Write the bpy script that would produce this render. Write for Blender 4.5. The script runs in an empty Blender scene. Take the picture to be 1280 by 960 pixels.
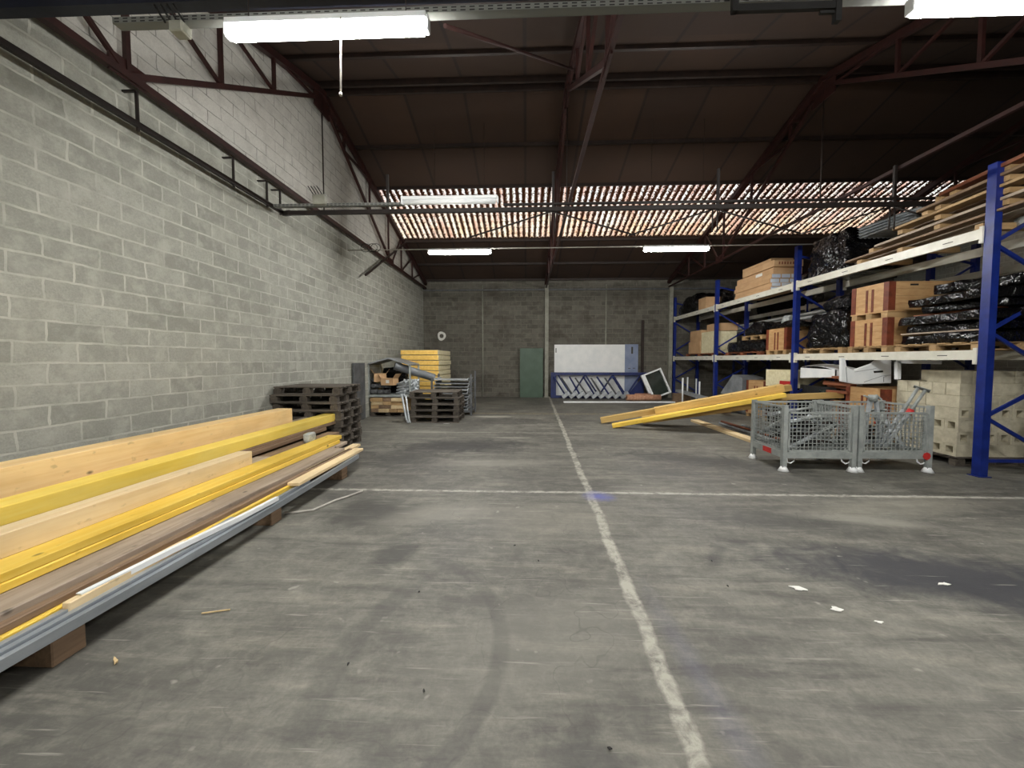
import bpy, bmesh, math, random
from mathutils import Vector, Matrix, noise as mnoise
random.seed(7)
R = math.radians
PI = math.pi
sc = bpy.context.scene
col = sc.collection

# ------------------------------------------------------------------ camera, sky, exposure
F = 481.0
YAW, PITCH, EYE = math.atan(18 / F), math.atan(22 / F), 1.63
cd = bpy.data.cameras.new('camera')
cd.sensor_width = 36
cd.lens = F * 36 / 1280
cd.shift_y = -8 / 1280
cd.clip_start = 0.05
cam = bpy.data.objects.new('camera', cd)
col.objects.link(cam)
cam.location = (0, 0, EYE)
cam.rotation_euler = (PI / 2 - PITCH, 0, YAW)
sc.camera = cam
sc.view_settings.view_transform = 'Standard'
sc.view_settings.look = 'None'
sc.view_settings.gamma = 1
sc.view_settings.exposure = 0.78
sc.view_settings.use_curve_mapping = False
w = bpy.data.worlds.new('sky')
sc.world = w
w.use_nodes = True
w.node_tree.nodes['Background'].inputs[0].default_value = (0.90, 0.95, 1.0, 1)
w.node_tree.nodes['Background'].inputs[1].default_value = 1.05
TUBE_STRENGTH = 150.0
TUBE_COLOR = (1.0, 0.98, 0.935)


def at(px, py, Y):
    """world point that stands Y metres in front of the camera along the hall, seen at pixel px,py"""
    d = cam.rotation_euler.to_matrix() @ Vector(((px - 640) / F, (472 - py) / F, -1))
    return Vector((0, 0, EYE)) + d * (Y / d.y)


# ------------------------------------------------------------------ materials
def lin(c):
    return tuple(((v / 255) / 12.92 if v / 255 <= 0.04045 else ((v / 255 + 0.055) / 1.055) ** 2.4) for v in c) + (1,)


class N:
    """small node-graph helper"""
    def __init__(s, name):
        s.m = bpy.data.materials.new(name)
        s.m.use_nodes = True
        s.t = s.m.node_tree
        s.b = s.t.nodes['Principled BSDF']
        s.out = s.t.nodes['Material Output']

    def n(s, typ, **kw):
        x = s.t.nodes.new(typ)
        for k, v in kw.items():
            setattr(x, k, v)
        return x

    def put(s, sock, v):
        if isinstance(v, bpy.types.NodeSocket):
            s.t.links.new(v, sock)
        else:
            sock.default_value = v

    def ma(s, op, a, b=0.0, c=0.0, clamp=False):
        x = s.n('ShaderNodeMath', operation=op, use_clamp=clamp)
        for i, v in enumerate((a, b, c)):
            s.put(x.inputs[i], v)
        return x.outputs[0]

    def co(s, scale=(1, 1, 1), rand=False):
        x = s.n('ShaderNodeTexCoord').outputs['Object']
        mp = s.n('ShaderNodeMapping')
        s.put(mp.inputs['Vector'], x)
        mp.inputs['Scale'].default_value = scale
        if rand:
            oi = s.n('ShaderNodeObjectInfo').outputs['Random']
            v = s.n('ShaderNodeCombineXYZ')
            for i, k in enumerate((37.0, 91.0, 53.0)):
                s.put(v.inputs[i], s.ma('MULTIPLY', oi, k))
            s.put(mp.inputs['Location'], v.outputs[0])
        return mp.outputs[0]

    def rnd(s):
        return s.n('ShaderNodeObjectInfo').outputs['Random']

    def noise(s, vec, scale, detail=4, rough=0.55, dist=0.0):
        x = s.n('ShaderNodeTexNoise')
        s.put(x.inputs['Vector'], vec)
        x.inputs['Scale'].default_value = scale
        x.inputs['Detail'].default_value = detail
        x.inputs['Roughness'].default_value = rough
        x.inputs['Distortion'].default_value = dist
        return x.outputs[0]

    def rng(s, v, a, b, c=0.0, d=1.0):
        x = s.n('ShaderNodeMapRange')
        for i, q in enumerate((v, a, b, c, d)):
            s.put(x.inputs[i], q)
        return x.outputs[0]

    def mix(s, f, a, b, mode='MIX'):
        x = s.n('ShaderNodeMix', data_type='RGBA', blend_type=mode)
        s.put(x.inputs[0], f)
        s.put(x.inputs[6], a)
        s.put(x.inputs[7], b)
        return x.outputs[2]

    def bump(s, h, strength=0.3, dist=0.01):
        x = s.n('ShaderNodeBump')
        x.inputs['Strength'].default_value = strength
        x.inputs['Distance'].default_value = dist
        s.put(x.inputs['Height'], h)
        s.put(s.b.inputs['Normal'], x.outputs[0])

    def done(s, colr, rough=0.7, metal=0.0):
        s.put(s.b.inputs['Base Color'], colr)
        s.put(s.b.inputs['Roughness'], rough)
        s.put(s.b.inputs['Metallic'], metal)
        return s.m


def pm(name, c1, c2, scale=6, rough=0.6, metal=0.0, bump=0.15, stretch=(1, 1, 1), spread=(0.35, 0.65), bdist=0.004):
    k = N(name)
    v = k.co(stretch, True)
    nz = k.noise(v, scale, 5, 0.6)
    c = k.mix(k.rng(nz, spread[0], spread[1]), lin(c1), lin(c2))
    if bump:
        k.bump(k.noise(v, scale * 4, 3), bump, bdist)
    return k.done(c, rough, metal)


def wood(name, c1, c2, knots=True, axis=1, rough=0.65, dirt=0.0):
    k = N(name)
    st = [9, 9, 9]
    st[axis] = 0.55
    v = k.co(tuple(st), True)
    g = k.noise(v, 2.2, 6, 0.6, 0.6)
    c = k.mix(k.rng(g, 0.32, 0.68), lin(c1), lin(c2))
    st2 = [1, 1, 1]
    st2[axis] = 0.6
    v2 = k.co(tuple(st2), True)
    if knots:
        vo = k.n('ShaderNodeTexVoronoi')
        k.put(vo.inputs['Vector'], v2)
        vo.inputs['Scale'].default_value = 4.2
        kn = k.rng(vo.outputs['Distance'], 0.035, 0.085, 1, 0)
        dark = tuple(x * 0.45 for x in c1)
        c = k.mix(k.ma('MULTIPLY', kn, 0.85), c, lin(dark))
        c = k.mix(k.rng(k.noise(v2, 16, 3), 0.64, 0.74, 0, 0.3), c, lin(dark))
    bl = k.noise(v2, 1.8, 4)
    c = k.mix(k.rng(bl, 0.42, 0.75, 0.0, 0.35 + dirt), c, lin(tuple(x * 0.6 for x in c1)))
    hv = k.n('ShaderNodeHueSaturation')
    k.put(hv.inputs['Color'], c)
    k.put(hv.inputs['Value'], k.rng(k.rnd(), 0, 1, 0.86, 1.1))
    k.bump(g, 0.25, 0.003)
    return k.done(hv.outputs[0], rough)


M = {}
M['glulam'] = wood('glulam', (230, 192, 132), (242, 212, 156))
M['pine'] = wood('pine', (228, 200, 152), (240, 218, 176))
M['yellow'] = wood('yellow_board', (246, 212, 84), (250, 224, 116), knots=False)
M['yellow_pine'] = wood('yellow_pine', (236, 194, 62), (246, 214, 104))
M['weathered'] = wood('weathered_board', (146, 130, 114), (186, 170, 152))
M['brownwood'] = wood('brown_board', (112, 90, 70), (150, 124, 98))
M['lean'] = wood('leaning_beam_wood', (196, 160, 92), (222, 188, 118))
M['darkpallet'] = wood('dark_pallet_wood', (62, 56, 50), (100, 92, 82), dirt=0.2)
M['palletx'] = wood('dark_pallet_wood_cross', (66, 60, 54), (112, 104, 94), axis=0, dirt=0.2)
M['tan'] = wood('tan_block', (168, 136, 94), (196, 164, 118), axis=0)
M['tany'] = wood('tan_board', (164, 134, 94), (194, 162, 118))
M['redwood'] = wood('reddish_board', (120, 66, 46), (160, 98, 66))
M['crate'] = pm('crate_plywood', (184, 142, 94), (202, 164, 116), 5, 0.6, stretch=(1, 1, 4))
M['crateb'] = pm('crate_band', (96, 44, 26), (128, 62, 38), 8, 0.6)
M['carton'] = pm('cardboard', (186, 150, 110), (202, 166, 126), 3, 0.8, bump=0.05)
M['cartonend'] = pm('carton_end', (196, 206, 222), (222, 228, 236), 3, 0.6, bump=0)
M['galv'] = pm('galvanised_steel', (158, 164, 168), (194, 200, 204), 7, 0.42, 0.3)
M['channel'] = pm('channel_steel', (140, 147, 154), (176, 182, 188), 5, 0.4, 0.5, stretch=(1, 0.2, 1))
M['galvgrey'] = pm('grey_steel', (140, 146, 144), (168, 173, 170), 6, 0.5, 0.15)
M['white_metal'] = pm('white_metal', (228, 232, 234), (242, 244, 244), 4, 0.35, 0.0, bump=0.02)
M['blue'] = pm('blue_paint', (16, 34, 104), (22, 44, 126), 6, 0.38, 0.0, bump=0.05)
M['bluedark'] = pm('dark_blue_paint', (22, 34, 84), (30, 46, 104), 6, 0.45, 0.0, bump=0.05)
M['beam'] = pm('rack_beam_paint', (210, 208, 194), (226, 224, 212), 5, 0.42, 0.0, bump=0.04)
M['slot'] = pm('slot_shadow', (60, 60, 56), (80, 80, 74), 5, 0.7)
M['rust'] = pm('oxide_red_steel', (38, 16, 13), (52, 23, 19), 5, 0.55, 0.1)
M['darksteel'] = pm('dark_steel', (30, 21, 17), (46, 33, 27), 6, 0.55, 0.2)
M['railsteel'] = pm('dark_rail_steel', (20, 13, 10), (30, 20, 15), 6, 0.6, 0.1)
M['bluebeam'] = pm('blue_grey_steel', (22, 25, 38), (32, 36, 50), 5, 0.5, 0.2)
M['grey'] = pm('grey_plastic', (108, 110, 110), (128, 130, 130), 6, 0.6)
M['pipe'] = pm('grey_pipe', (92, 96, 100), (112, 116, 120), 5, 0.45, bump=0.03)
M['hole'] = pm('pipe_inside', (20, 20, 22), (30, 30, 32), 5, 0.9)
M['darkgrey'] = pm('dark_grey_sheet', (70, 72, 74), (96, 98, 100), 5, 0.6)
M['sheet'] = pm('grey_sheet', (118, 122, 126), (150, 154, 158), 3, 0.45, 0.2)
M['cblock'] = pm('pale_concrete_block', (182, 175, 152), (206, 199, 176), 9, 0.95, bump=0.6, bdist=0.006)
M['red'] = pm('red_paint', (176, 38, 38), (196, 52, 48), 8, 0.5)
M['green'] = pm('green_panel', (62, 84, 68), (72, 94, 78), 3, 0.5, bump=0.03)
M['white_panel'] = pm('white_panel', (228, 232, 232), (240, 242, 241), 3, 0.5, bump=0.02)
M['bluegrey'] = pm('blue_grey_panel', (116, 130, 160), (136, 148, 174), 3, 0.5, bump=0.03)
M['cream'] = pm('cream_fibre', (214, 204, 164), (232, 224, 190), 12, 0.9, bump=0.4)
M['yfibre'] = pm('yellow_fibre', (222, 178, 84), (238, 200, 112), 12, 0.9, bump=0.3)
M['column'] = pm('pale_grey_column', (128, 128, 116), (150, 150, 138), 5, 0.6)
M['rubble'] = pm('brown_carpet', (176, 124, 96), (214, 168, 138), 10, 0.95, bump=0.4)
M['glass'] = pm('dark_pane', (36, 44, 40), (52, 60, 54), 3, 0.12, bump=0)
M['paper'] = pm('white_scrap', (214, 214, 208), (232, 232, 226), 20, 0.8)
M['chip'] = pm('wood_chip', (190, 166, 120), (214, 190, 144), 20, 0.8)
M['cable'] = pm('black_cable', (18, 18, 18), (28, 28, 28), 9, 0.6, bump=0)
M['whitecord'] = pm('pale_cord', (170, 166, 158), (190, 186, 178), 9, 0.6, bump=0)
def tray_mat():
    k = N('perforated_tray_steel')
    sp = k.n('ShaderNodeSeparateXYZ')
    k.put(sp.inputs[0], k.n('ShaderNodeTexCoord').outputs['Object'])
    fx = k.ma('ABSOLUTE', k.ma('SUBTRACT', k.ma('FRACT', k.ma('DIVIDE', sp.outputs[0], 0.07)), 0.5))
    fz = k.ma('ABSOLUTE', k.ma('SUBTRACT', k.ma('FRACT', k.ma('DIVIDE', sp.outputs[2], 0.022)), 0.5))
    slot = k.ma('MULTIPLY', k.ma('LESS_THAN', fx, 0.28), k.ma('LESS_THAN', fz, 0.22))
    slot = k.ma('MULTIPLY', slot, k.ma('GREATER_THAN', sp.outputs[2], 0.006))
    return k.done(k.mix(slot, lin((118, 120, 116)), lin((24, 22, 20))), 0.5, 0.2)


M['perftray'] = tray_mat()
M['tray'] = pm('cable_tray_steel', (74, 76, 74), (98, 100, 97), 7, 0.5, 0.2)
M['film'] = pm('clear_wrap', (150, 156, 154), (196, 200, 198), 9, 0.25, bump=0.6, bdist=0.02)


def black_plastic():
    k = N('black_wrap')
    v = k.co((1, 1, 1), True)
    a = k.noise(v, 2.2, 3, 0.5, 2.6)
    b = k.noise(v, 6.5, 3, 0.5, 1.8)
    k.bump(k.ma('ADD', a, k.ma('MULTIPLY', b, 0.3)), 0.8, 0.10)
    k.b.inputs['Specular IOR Level'].default_value = 0.42
    return k.done(lin((7, 7, 9)), 0.13)


M['black'] = black_plastic()


def emit(name, c, s):
    k = N(name)
    k.put(k.b.inputs['Base Color'], (0.9, 0.9, 0.9, 1))
    k.put(k.b.inputs['Emission Color'], c + (1,))
    k.put(k.b.inputs['Emission Strength'], s)
    return k.m


M['tube_on'] = emit('lit_tube', TUBE_COLOR, TUBE_STRENGTH)


def block_wall(name, axes, cA, cB, cM, mortar=0.014, stain=(0.25, (70, 66, 58)), tone=0.5, width=0.5, height=0.2, zoff=0.0):
    """courses of concrete block with paler or darker joints; axes picks the along-wall coordinate"""
    k = N(name)
    o = k.n('ShaderNodeTexCoord').outputs['Object']
    sp = k.n('ShaderNodeSeparateXYZ')
    k.put(sp.inputs[0], o)
    cb = k.n('ShaderNodeCombineXYZ')
    wob = k.ma('MULTIPLY', k.ma('SUBTRACT', k.noise(o, 4.5, 4), 0.5), 0.06)
    k.put(cb.inputs[0], k.ma('ADD', sp.outputs[axes], wob))
    k.put(cb.inputs[1], k.ma('ADD', k.ma('ADD', sp.outputs[2], zoff), k.ma('MULTIPLY', wob, 0.6)))
    br = k.n('ShaderNodeTexBrick', offset=0.5, squash=1.0)
    k.put(br.inputs['Vector'], cb.outputs[0])
    br.inputs['Color1'].default_value = (0, 0, 0, 1)
    br.inputs['Color2'].default_value = (1, 1, 1, 1)
    br.inputs['Mortar'].default_value = (0.5, 0.5, 0.5, 1)
    br.inputs['Scale'].default_value = 1.0
    br.inputs['Mortar Size'].default_value = mortar
    br.inputs['Mortar Smooth'].default_value = 0.25
    br.inputs['Bias'].default_value = 0.0
    br.inputs['Brick Width'].default_value = width
    br.inputs['Row Height'].default_value = height
    face = k.mix(k.rng(br.outputs['Color'], 0, 1, 0.5 - tone / 2, 0.5 + tone / 2), lin(cA), lin(cB))
    fine = k.noise(o, 60, 4, 0.7)
    face = k.mix(k.rng(fine, 0.3, 0.7, 0.0, 0.5), face, lin(tuple(x * 0.82 for x in cA)))
    blot = k.noise(o, 1.1, 5, 0.6, 0.5)
    smear = k.rng(k.noise(o, 5, 5, 0.65), 0.46, 0.7, 0.0, 0.85)
    c = k.mix(k.ma('MULTIPLY', smear, 0.8), face, lin(tuple((a + b) / 2 for a, b in zip(cB, cM))))
    c = k.mix(k.ma('MULTIPLY', br.outputs['Fac'], k.rng(k.noise(o, 3.3, 4), 0.35, 0.62, 0.25, 1.0)), c, lin(cM))
    c = k.mix(k.rng(blot, 0.5, 0.78, 0.0, stain[0]), c, lin(stain[1]))
    h = k.ma('ADD', k.ma('MULTIPLY', br.outputs['Fac'], -0.6), k.ma('MULTIPLY', fine, 0.5))
    k.bump(h, 0.5, 0.008)
    return k.done(c, 0.95)


M['wall_l'] = block_wall('grey_block_wall', 1, (144, 145, 136), (174, 175, 165), (188, 188, 178), 0.012, (0.2, (118, 115, 102)), 0.8)
M['wall_lu'] = block_wall('whitewashed_block_wall', 1, (196, 194, 186), (208, 206, 198), (130, 128, 122), 0.008, (0.25, (140, 132, 122)), 0.6)
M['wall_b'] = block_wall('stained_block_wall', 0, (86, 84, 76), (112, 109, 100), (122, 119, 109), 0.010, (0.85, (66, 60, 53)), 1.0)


def floor_mat():
    k = N('worn_concrete')
    o = k.n('ShaderNodeTexCoord').outputs['Object']
    sp = k.n('ShaderNodeSeparateXYZ')
    k.put(sp.inputs[0], o)
    X, Y = sp.outputs[0], sp.outputs[1]
    n1 = k.noise(o, 0.55, 6, 0.62, 0.6)
    n2 = k.noise(o, 2.6, 6, 0.65, 0.9)
    n3 = k.noise(o, 40, 4, 0.7)
    stv = k.n('ShaderNodeMapping')
    k.put(stv.inputs['Vector'], o)
    stv.inputs['Rotation'].default_value = (0, 0, R(28))
    stv.inputs['Scale'].default_value = (0.5, 3.2, 1)
    n4 = k.noise(stv.outputs[0], 2.2, 6, 0.7, 0.4)
    c = k.mix(k.rng(n2, 0.3, 0.7), lin((98, 97, 90)), lin((128, 127, 118)))
    c = k.mix(k.rng(n1, 0.44, 0.64, 0.0, 0.75), c, lin((70, 69, 66)))
    c = k.mix(k.rng(n4, 0.5, 0.66, 0.0, 0.7), c, lin((72, 70, 67)))
    c = k.mix(k.rng(n4, 0.47, 0.30, 0.0, 0.6), c, lin((150, 147, 134)))
    n5 = k.noise(o, 9, 6, 0.72, 0.5)
    c = k.mix(k.rng(n5, 0.5, 0.7, 0.0, 0.32), c, lin((72, 71, 66)))
    c = k.mix(k.rng(n5, 0.5, 0.32, 0.0, 0.3), c, lin((146, 143, 132)))
    c = k.mix(k.rng(n3, 0.35, 0.7, 0.0, 0.35), c, lin((72, 71, 67)))

    def ell(cx, cy, rx, ry, rot, soft=0.6):
        ca, sa = math.cos(R(rot)), math.sin(R(rot))
        dx, dy = k.ma('SUBTRACT', X, cx), k.ma('SUBTRACT', Y, cy)
        u = k.ma('DIVIDE', k.ma('ADD', k.ma('MULTIPLY', dx, ca), k.ma('MULTIPLY', dy, sa)), rx)
        v = k.ma('DIVIDE', k.ma('SUBTRACT', k.ma('MULTIPLY', dy, ca), k.ma('MULTIPLY', dx, sa)), ry)
        d = k.ma('SQRT', k.ma('ADD', k.ma('MULTIPLY', u, u), k.ma('MULTIPLY', v, v)))
        d = k.ma('ADD', d, k.ma('MULTIPLY', k.ma('SUBTRACT', n2, 0.5), 1.5))
        return k.rng(d, 1.0, 1.0 - soft, 0, 1)
    # oil and tyre stains with outlines of their own
    for e, s, cc in (((3.2, 2.95, 1.6, 0.5, -10), 0.92, (54, 55, 60)), ((-1.2, 7.2, 1.5, 0.7, 6), 0.85, (54, 53, 53)),
                     ((-0.4, 10.2, 1.5, 0.7, 0), 0.6, (66, 64, 62)), ((2.9, 6.3, 1.6, 0.5, -20), 0.8, (56, 56, 56)),
                     ((-1.7, 4.0, 0.7, 0.42, 0), 0.75, (66, 65, 62)), ((-2.0, 6.2, 0.7, 0.7, 0), 0.6, (58, 57, 57)),
                     ((-1.12, 3.1, 0.2, 0.34, -20), 0.7, (62, 62, 60)), ((1.0, 7.6, 0.8, 0.3, -10), 0.45, (70, 69, 68)),
                     ((4.3, 4.4, 1.6, 0.3, 10), 0.35, (150, 147, 134)), ((0.1, 3.9, 0.9, 0.5, 0), 0.35, (142, 139, 128)),
                     ((-1.0, 11.0, 0.7, 0.22, 0), 0.8, (170, 168, 156)), ((-2.2, 8.6, 0.7, 0.18, 0), 0.5, (150, 148, 138)),
                     ((-0.5, 6.0, 1.2, 0.3, 3), 0.55, (146, 144, 134)), ((-0.9, 4.0, 0.7, 0.3, 20), 0.5, (142, 140, 130)), ((3.4, 4.0, 0.8, 0.16, -12), 0.5, (148, 146, 136)), ((0.1, 2.2, 0.9, 0.5, 30), 0.35, (138, 137, 127)), ((-0.3, 8.0, 0.5, 0.1, 0), 0.6, (156, 154, 144)), ((1.9, 5.6, 0.9, 0.2, -15), 0.4, (60, 60, 60)), ((0.25, 1.5, 0.22, 0.14, 0), 0.6, (62, 62, 62)), ((2.6, 3.9, 1.2, 0.3, -15), 0.5, (66, 66, 65))):
        c = k.mix(k.ma('MULTIPLY', ell(*e), s), c, lin(cc))

    def arc(cx, cy, r, wd, y0, y1, side, s, cc):
        dx, dy = k.ma('SUBTRACT', X, cx), k.ma('SUBTRACT', Y, cy)
        d = k.ma('SQRT', k.ma('ADD', k.ma('MULTIPLY', dx, dx), k.ma('MULTIPLY', dy, dy)))
        d = k.ma('ABSOLUTE', k.ma('SUBTRACT', d, r))
        m = k.rng(d, wd, wd * 0.55, 0, 1)
        m = k.ma('MULTIPLY', m, k.rng(Y, y0, y0 + 0.3, 0, 1))
        m = k.ma('MULTIPLY', m, k.rng(Y, y1, y1 - 0.3, 0, 1))
        m = k.ma('MULTIPLY', m, k.rng(k.ma('MULTIPLY', dx, side), 0.0, 0.05, 0, 1))
        m = k.ma('MULTIPLY', m, k.rng(n2, 0.25, 0.6, 0.3, 1))
        return k.mix(k.ma('MULTIPLY', m, s), c, lin(cc))
    c = arc(0.65, 1.9, 1.66, 0.10, 1.2, 3.0, -1, 0.38, (66, 66, 64))
    c = arc(-1.2, 2.1, 1.06, 0.06, 1.2, 3.2, 1, 0.42, (66, 65, 63))
    # saw-cut joints filled with pale grout
    e1 = k.ma('MULTIPLY', k.ma('SUBTRACT', k.noise(o, 1.6, 3), 0.5), 0.10)
    e2 = k.ma('MULTIPLY', k.ma('SUBTRACT', k.noise(o, 14, 3), 0.5), 0.05)
    lx = k.ma('SUBTRACT', X, k.ma('ADD', k.ma('MULTIPLY', Y, 0.0195), 0.68))
    lx = k.ma('ABSOLUTE', k.ma('ADD', lx, k.ma('ADD', e1, e2)))
    c = k.mix(k.ma('MULTIPLY', k.rng(lx, 0.055, 0.03, 0, 1), k.rng(n5, 0.62, 0.42, 0.15, 0.9)), c, lin((172, 170, 158)))

    def cross(y, hw, s, cc):
        ly = k.ma('ABSOLUTE', k.ma('ADD', k.ma('SUBTRACT', Y, y), k.ma('MULTIPLY', e2, 1.1)))
        return k.mix(k.ma('MULTIPLY', k.rng(ly, hw, hw * 0.5, 0, 1), k.rng(n5, 0.62, 0.45, s * 0.3, s)), c, lin(cc))
    c = cross(4.70, 0.042, 0.9, (176, 174, 164))
    c = cross(8.56, 0.045, 0.55, (160, 158, 148))
    c = cross(11.65, 0.06, 0.7, (168, 152, 110))
    # blue spray mark
    c = k.mix(k.ma('MULTIPLY', ell(0.86, 4.58, 0.24, 0.20, 0, 0.95), 0.85), c, lin((86, 92, 170)))
    c = k.mix(k.ma('MULTIPLY', ell(0.90, 1.9, 0.10, 1.1, 3, 0.95), 0.14), c, lin((104, 106, 150)))
    # scratches and scuffs
    sm = k.n('ShaderNodeMapping')
    k.put(sm.inputs['Vector'], o)
    sm.inputs['Rotation'].default_value = (0, 0, R(-38))
    sm.inputs['Scale'].default_value = (0.8, 16, 1)
    c = k.mix(k.rng(k.noise(sm.outputs[0], 2.2, 3, 0.6), 0.63, 0.72, 0, 0.6), c, lin((158, 156, 146)))
    c = k.mix(k.rng(k.noise(o, 7.5, 2, 0.5), 0.71, 0.76, 0, 0.5), c, lin((164, 162, 152)))
    # hairline cracks
    vo = k.n('ShaderNodeTexVoronoi', feature='DISTANCE_TO_EDGE')
    vm = k.n('ShaderNodeVectorMath', operation='ADD')
    k.put(vm.inputs[0], o)
    nn = k.n('ShaderNodeTexNoise')
    k.put(nn.inputs['Vector'], o)
    nn.inputs['Scale'].default_value = 3
    k.put(vm.inputs[1], nn.outputs['Color'])
    k.put(vo.inputs['Vector'], vm.outputs[0])
    vo.inputs['Scale'].default_value = 0.9
    ck = k.ma('MULTIPLY', k.rng(vo.outputs['Distance'], 0.010, 0.003, 0, 1), k.rng(n1, 0.42, 0.55, 0, 0.28))
    c = k.mix(ck, c, lin((58, 57, 55)))
    k.bump(k.ma('ADD', k.ma('MULTIPLY', n3, 0.5), n2), 0.25, 0.006)
    return k.done(c, k.rng(n1, 0.3, 0.7, 0.75, 0.5))


M['floor'] = floor_mat()


def ceiling_mat():
    k = N('brown_board_ceiling')
    o = k.n('ShaderNodeTexCoord').outputs['Object']
    sp = k.n('ShaderNodeSeparateXYZ')
    k.put(sp.inputs[0], o)
    n1 = k.noise(o, 1.2, 5, 0.6)
    # each board takes a slightly different brown
    cell = k.n('ShaderNodeTexWhiteNoise', noise_dimensions='2D')
    cb = k.n('ShaderNodeCombineXYZ')
    k.put(cb.inputs[0], k.ma('FLOOR', k.ma('DIVIDE', k.ma('ADD', sp.outputs[0], 0.04), 1.33)))
    k.put(cb.inputs[1], k.ma('FLOOR', k.ma('DIVIDE', k.ma('SUBTRACT', sp.outputs[1], 8.4), 1.5)))
    k.put(cell.inputs[0], cb.outputs[0])
    c = k.mix(cell.outputs[0], lin((46, 30, 20)), lin((58, 39, 26)))
    c = k.mix(k.rng(n1, 0.35, 0.7, 0, 0.5), c, lin((42, 29, 21)))
    j = k.ma('ABSOLUTE', k.ma('SUBTRACT', k.ma('FRACT', k.ma('DIVIDE', k.ma('ADD', sp.outputs[0], 0.04), 1.33)), 0.5))
    c = k.mix(k.rng(j, 0.468, 0.486, 0, 0.85), c, lin((22, 13, 9)))
    return k.done(c, 0.85)


M['ceiling'] = ceiling_mat()


def skylight_mat():
    """tile-pattern translucent sheet: clear crowns, dirty valleys"""
    k = N('translucent_tile_sheet')
    o = k.n('ShaderNodeTexCoord').outputs['Object']
    sp = k.n('ShaderNodeSeparateXYZ')
    k.put(sp.inputs[0], o)
    X, Y = sp.outputs[0], sp.outputs[1]
    n1 = k.noise(o, 14, 4, 0.7)
    n2 = k.noise(o, 1.4, 4, 0.6)
    ph = k.ma('COSINE', k.ma('MULTIPLY', X, 2 * PI / 0.19))
    lap = k.ma('ABSOLUTE', k.ma('SUBTRACT', k.ma('FRACT', k.ma('DIVIDE', Y, 0.32)), 0.5))
    n3 = k.noise(o, 34, 2, 0.6)
    v = k.ma('ADD', ph, k.ma('MULTIPLY', k.ma('SUBTRACT', n1, 0.5), 4.2))
    v = k.ma('ADD', v, k.ma('MULTIPLY', k.ma('SUBTRACT', n3, 0.5), 4.5))
    v = k.ma('ADD', v, k.rng(lap, 0.40, 0.5, 0, -0.9))
    v = k.ma('ADD', v, k.rng(Y, 11.9, 13.2, -0.5, -0.05))
    clear = k.rng(v, -0.2, 0.2, 0, 1)
    sx = k.n('ShaderNodeMapping')
    k.put(sx.inputs['Vector'], o)
    sx.inputs['Scale'].default_value = (5.2, 0.7, 0.7)
    ns = k.noise(sx.outputs[0], 1.0, 4, 0.7)
    warm = k.ma('ADD', k.rng(Y, 11.6, 13.4, -0.25, 0.55), k.rng(n2, 0.4, 0.65, 0, 0.5), clamp=True)
    cc = k.mix(k.ma('MULTIPLY', warm, 0.8), (0.95, 0.90, 0.84, 1), (0.86, 0.52, 0.22, 1))
    cc = k.mix(k.rng(ns, 0.46, 0.62, 0, 0.75), cc, (0.62, 0.30, 0.20, 1))
    cc = k.mix(k.rng(ns, 0.46, 0.36, 0, 0.7), cc, (0.97, 0.9, 0.7, 1))
    cc = k.mix(k.rng(k.noise(o, 5.5, 3), 0.55, 0.7, 0, 0.6), cc, (0.85, 0.42, 0.25, 1))
    tr = k.n('ShaderNodeBsdfTranslucent')
    k.put(tr.inputs['Color'], cc)
    df = k.n('ShaderNodeBsdfDiffuse')
    k.put(df.inputs['Color'], lin((70, 42, 28)))
    mx = k.n('ShaderNodeMixShader')
    k.put(mx.inputs[0], clear)
    k.put(mx.inputs[1], df.outputs[0])
    k.put(mx.inputs[2], tr.outputs[0])
    k.t.links.new(mx.outputs[0], k.out.inputs['Surface'])
    return k.m


M['skylight'] = skylight_mat()


# ------------------------------------------------------------------ geometry helpers
def tag(o, label=None, cat=None, group=None, kind=None):
    for a, v in (('label', label), ('category', cat), ('group', group), ('kind', kind)):
        if v:
            o[a] = v
    return o


def thing(name, label, cat, loc=(0, 0, 0), rz=0.0, group=None):
    o = bpy.data.objects.new(name, None)
    col.objects.link(o)
    o.location = loc
    o.rotation_euler = (0, 0, rz)
    o.empty_display_size = 0.1
    return tag(o, label, cat, group)


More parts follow.
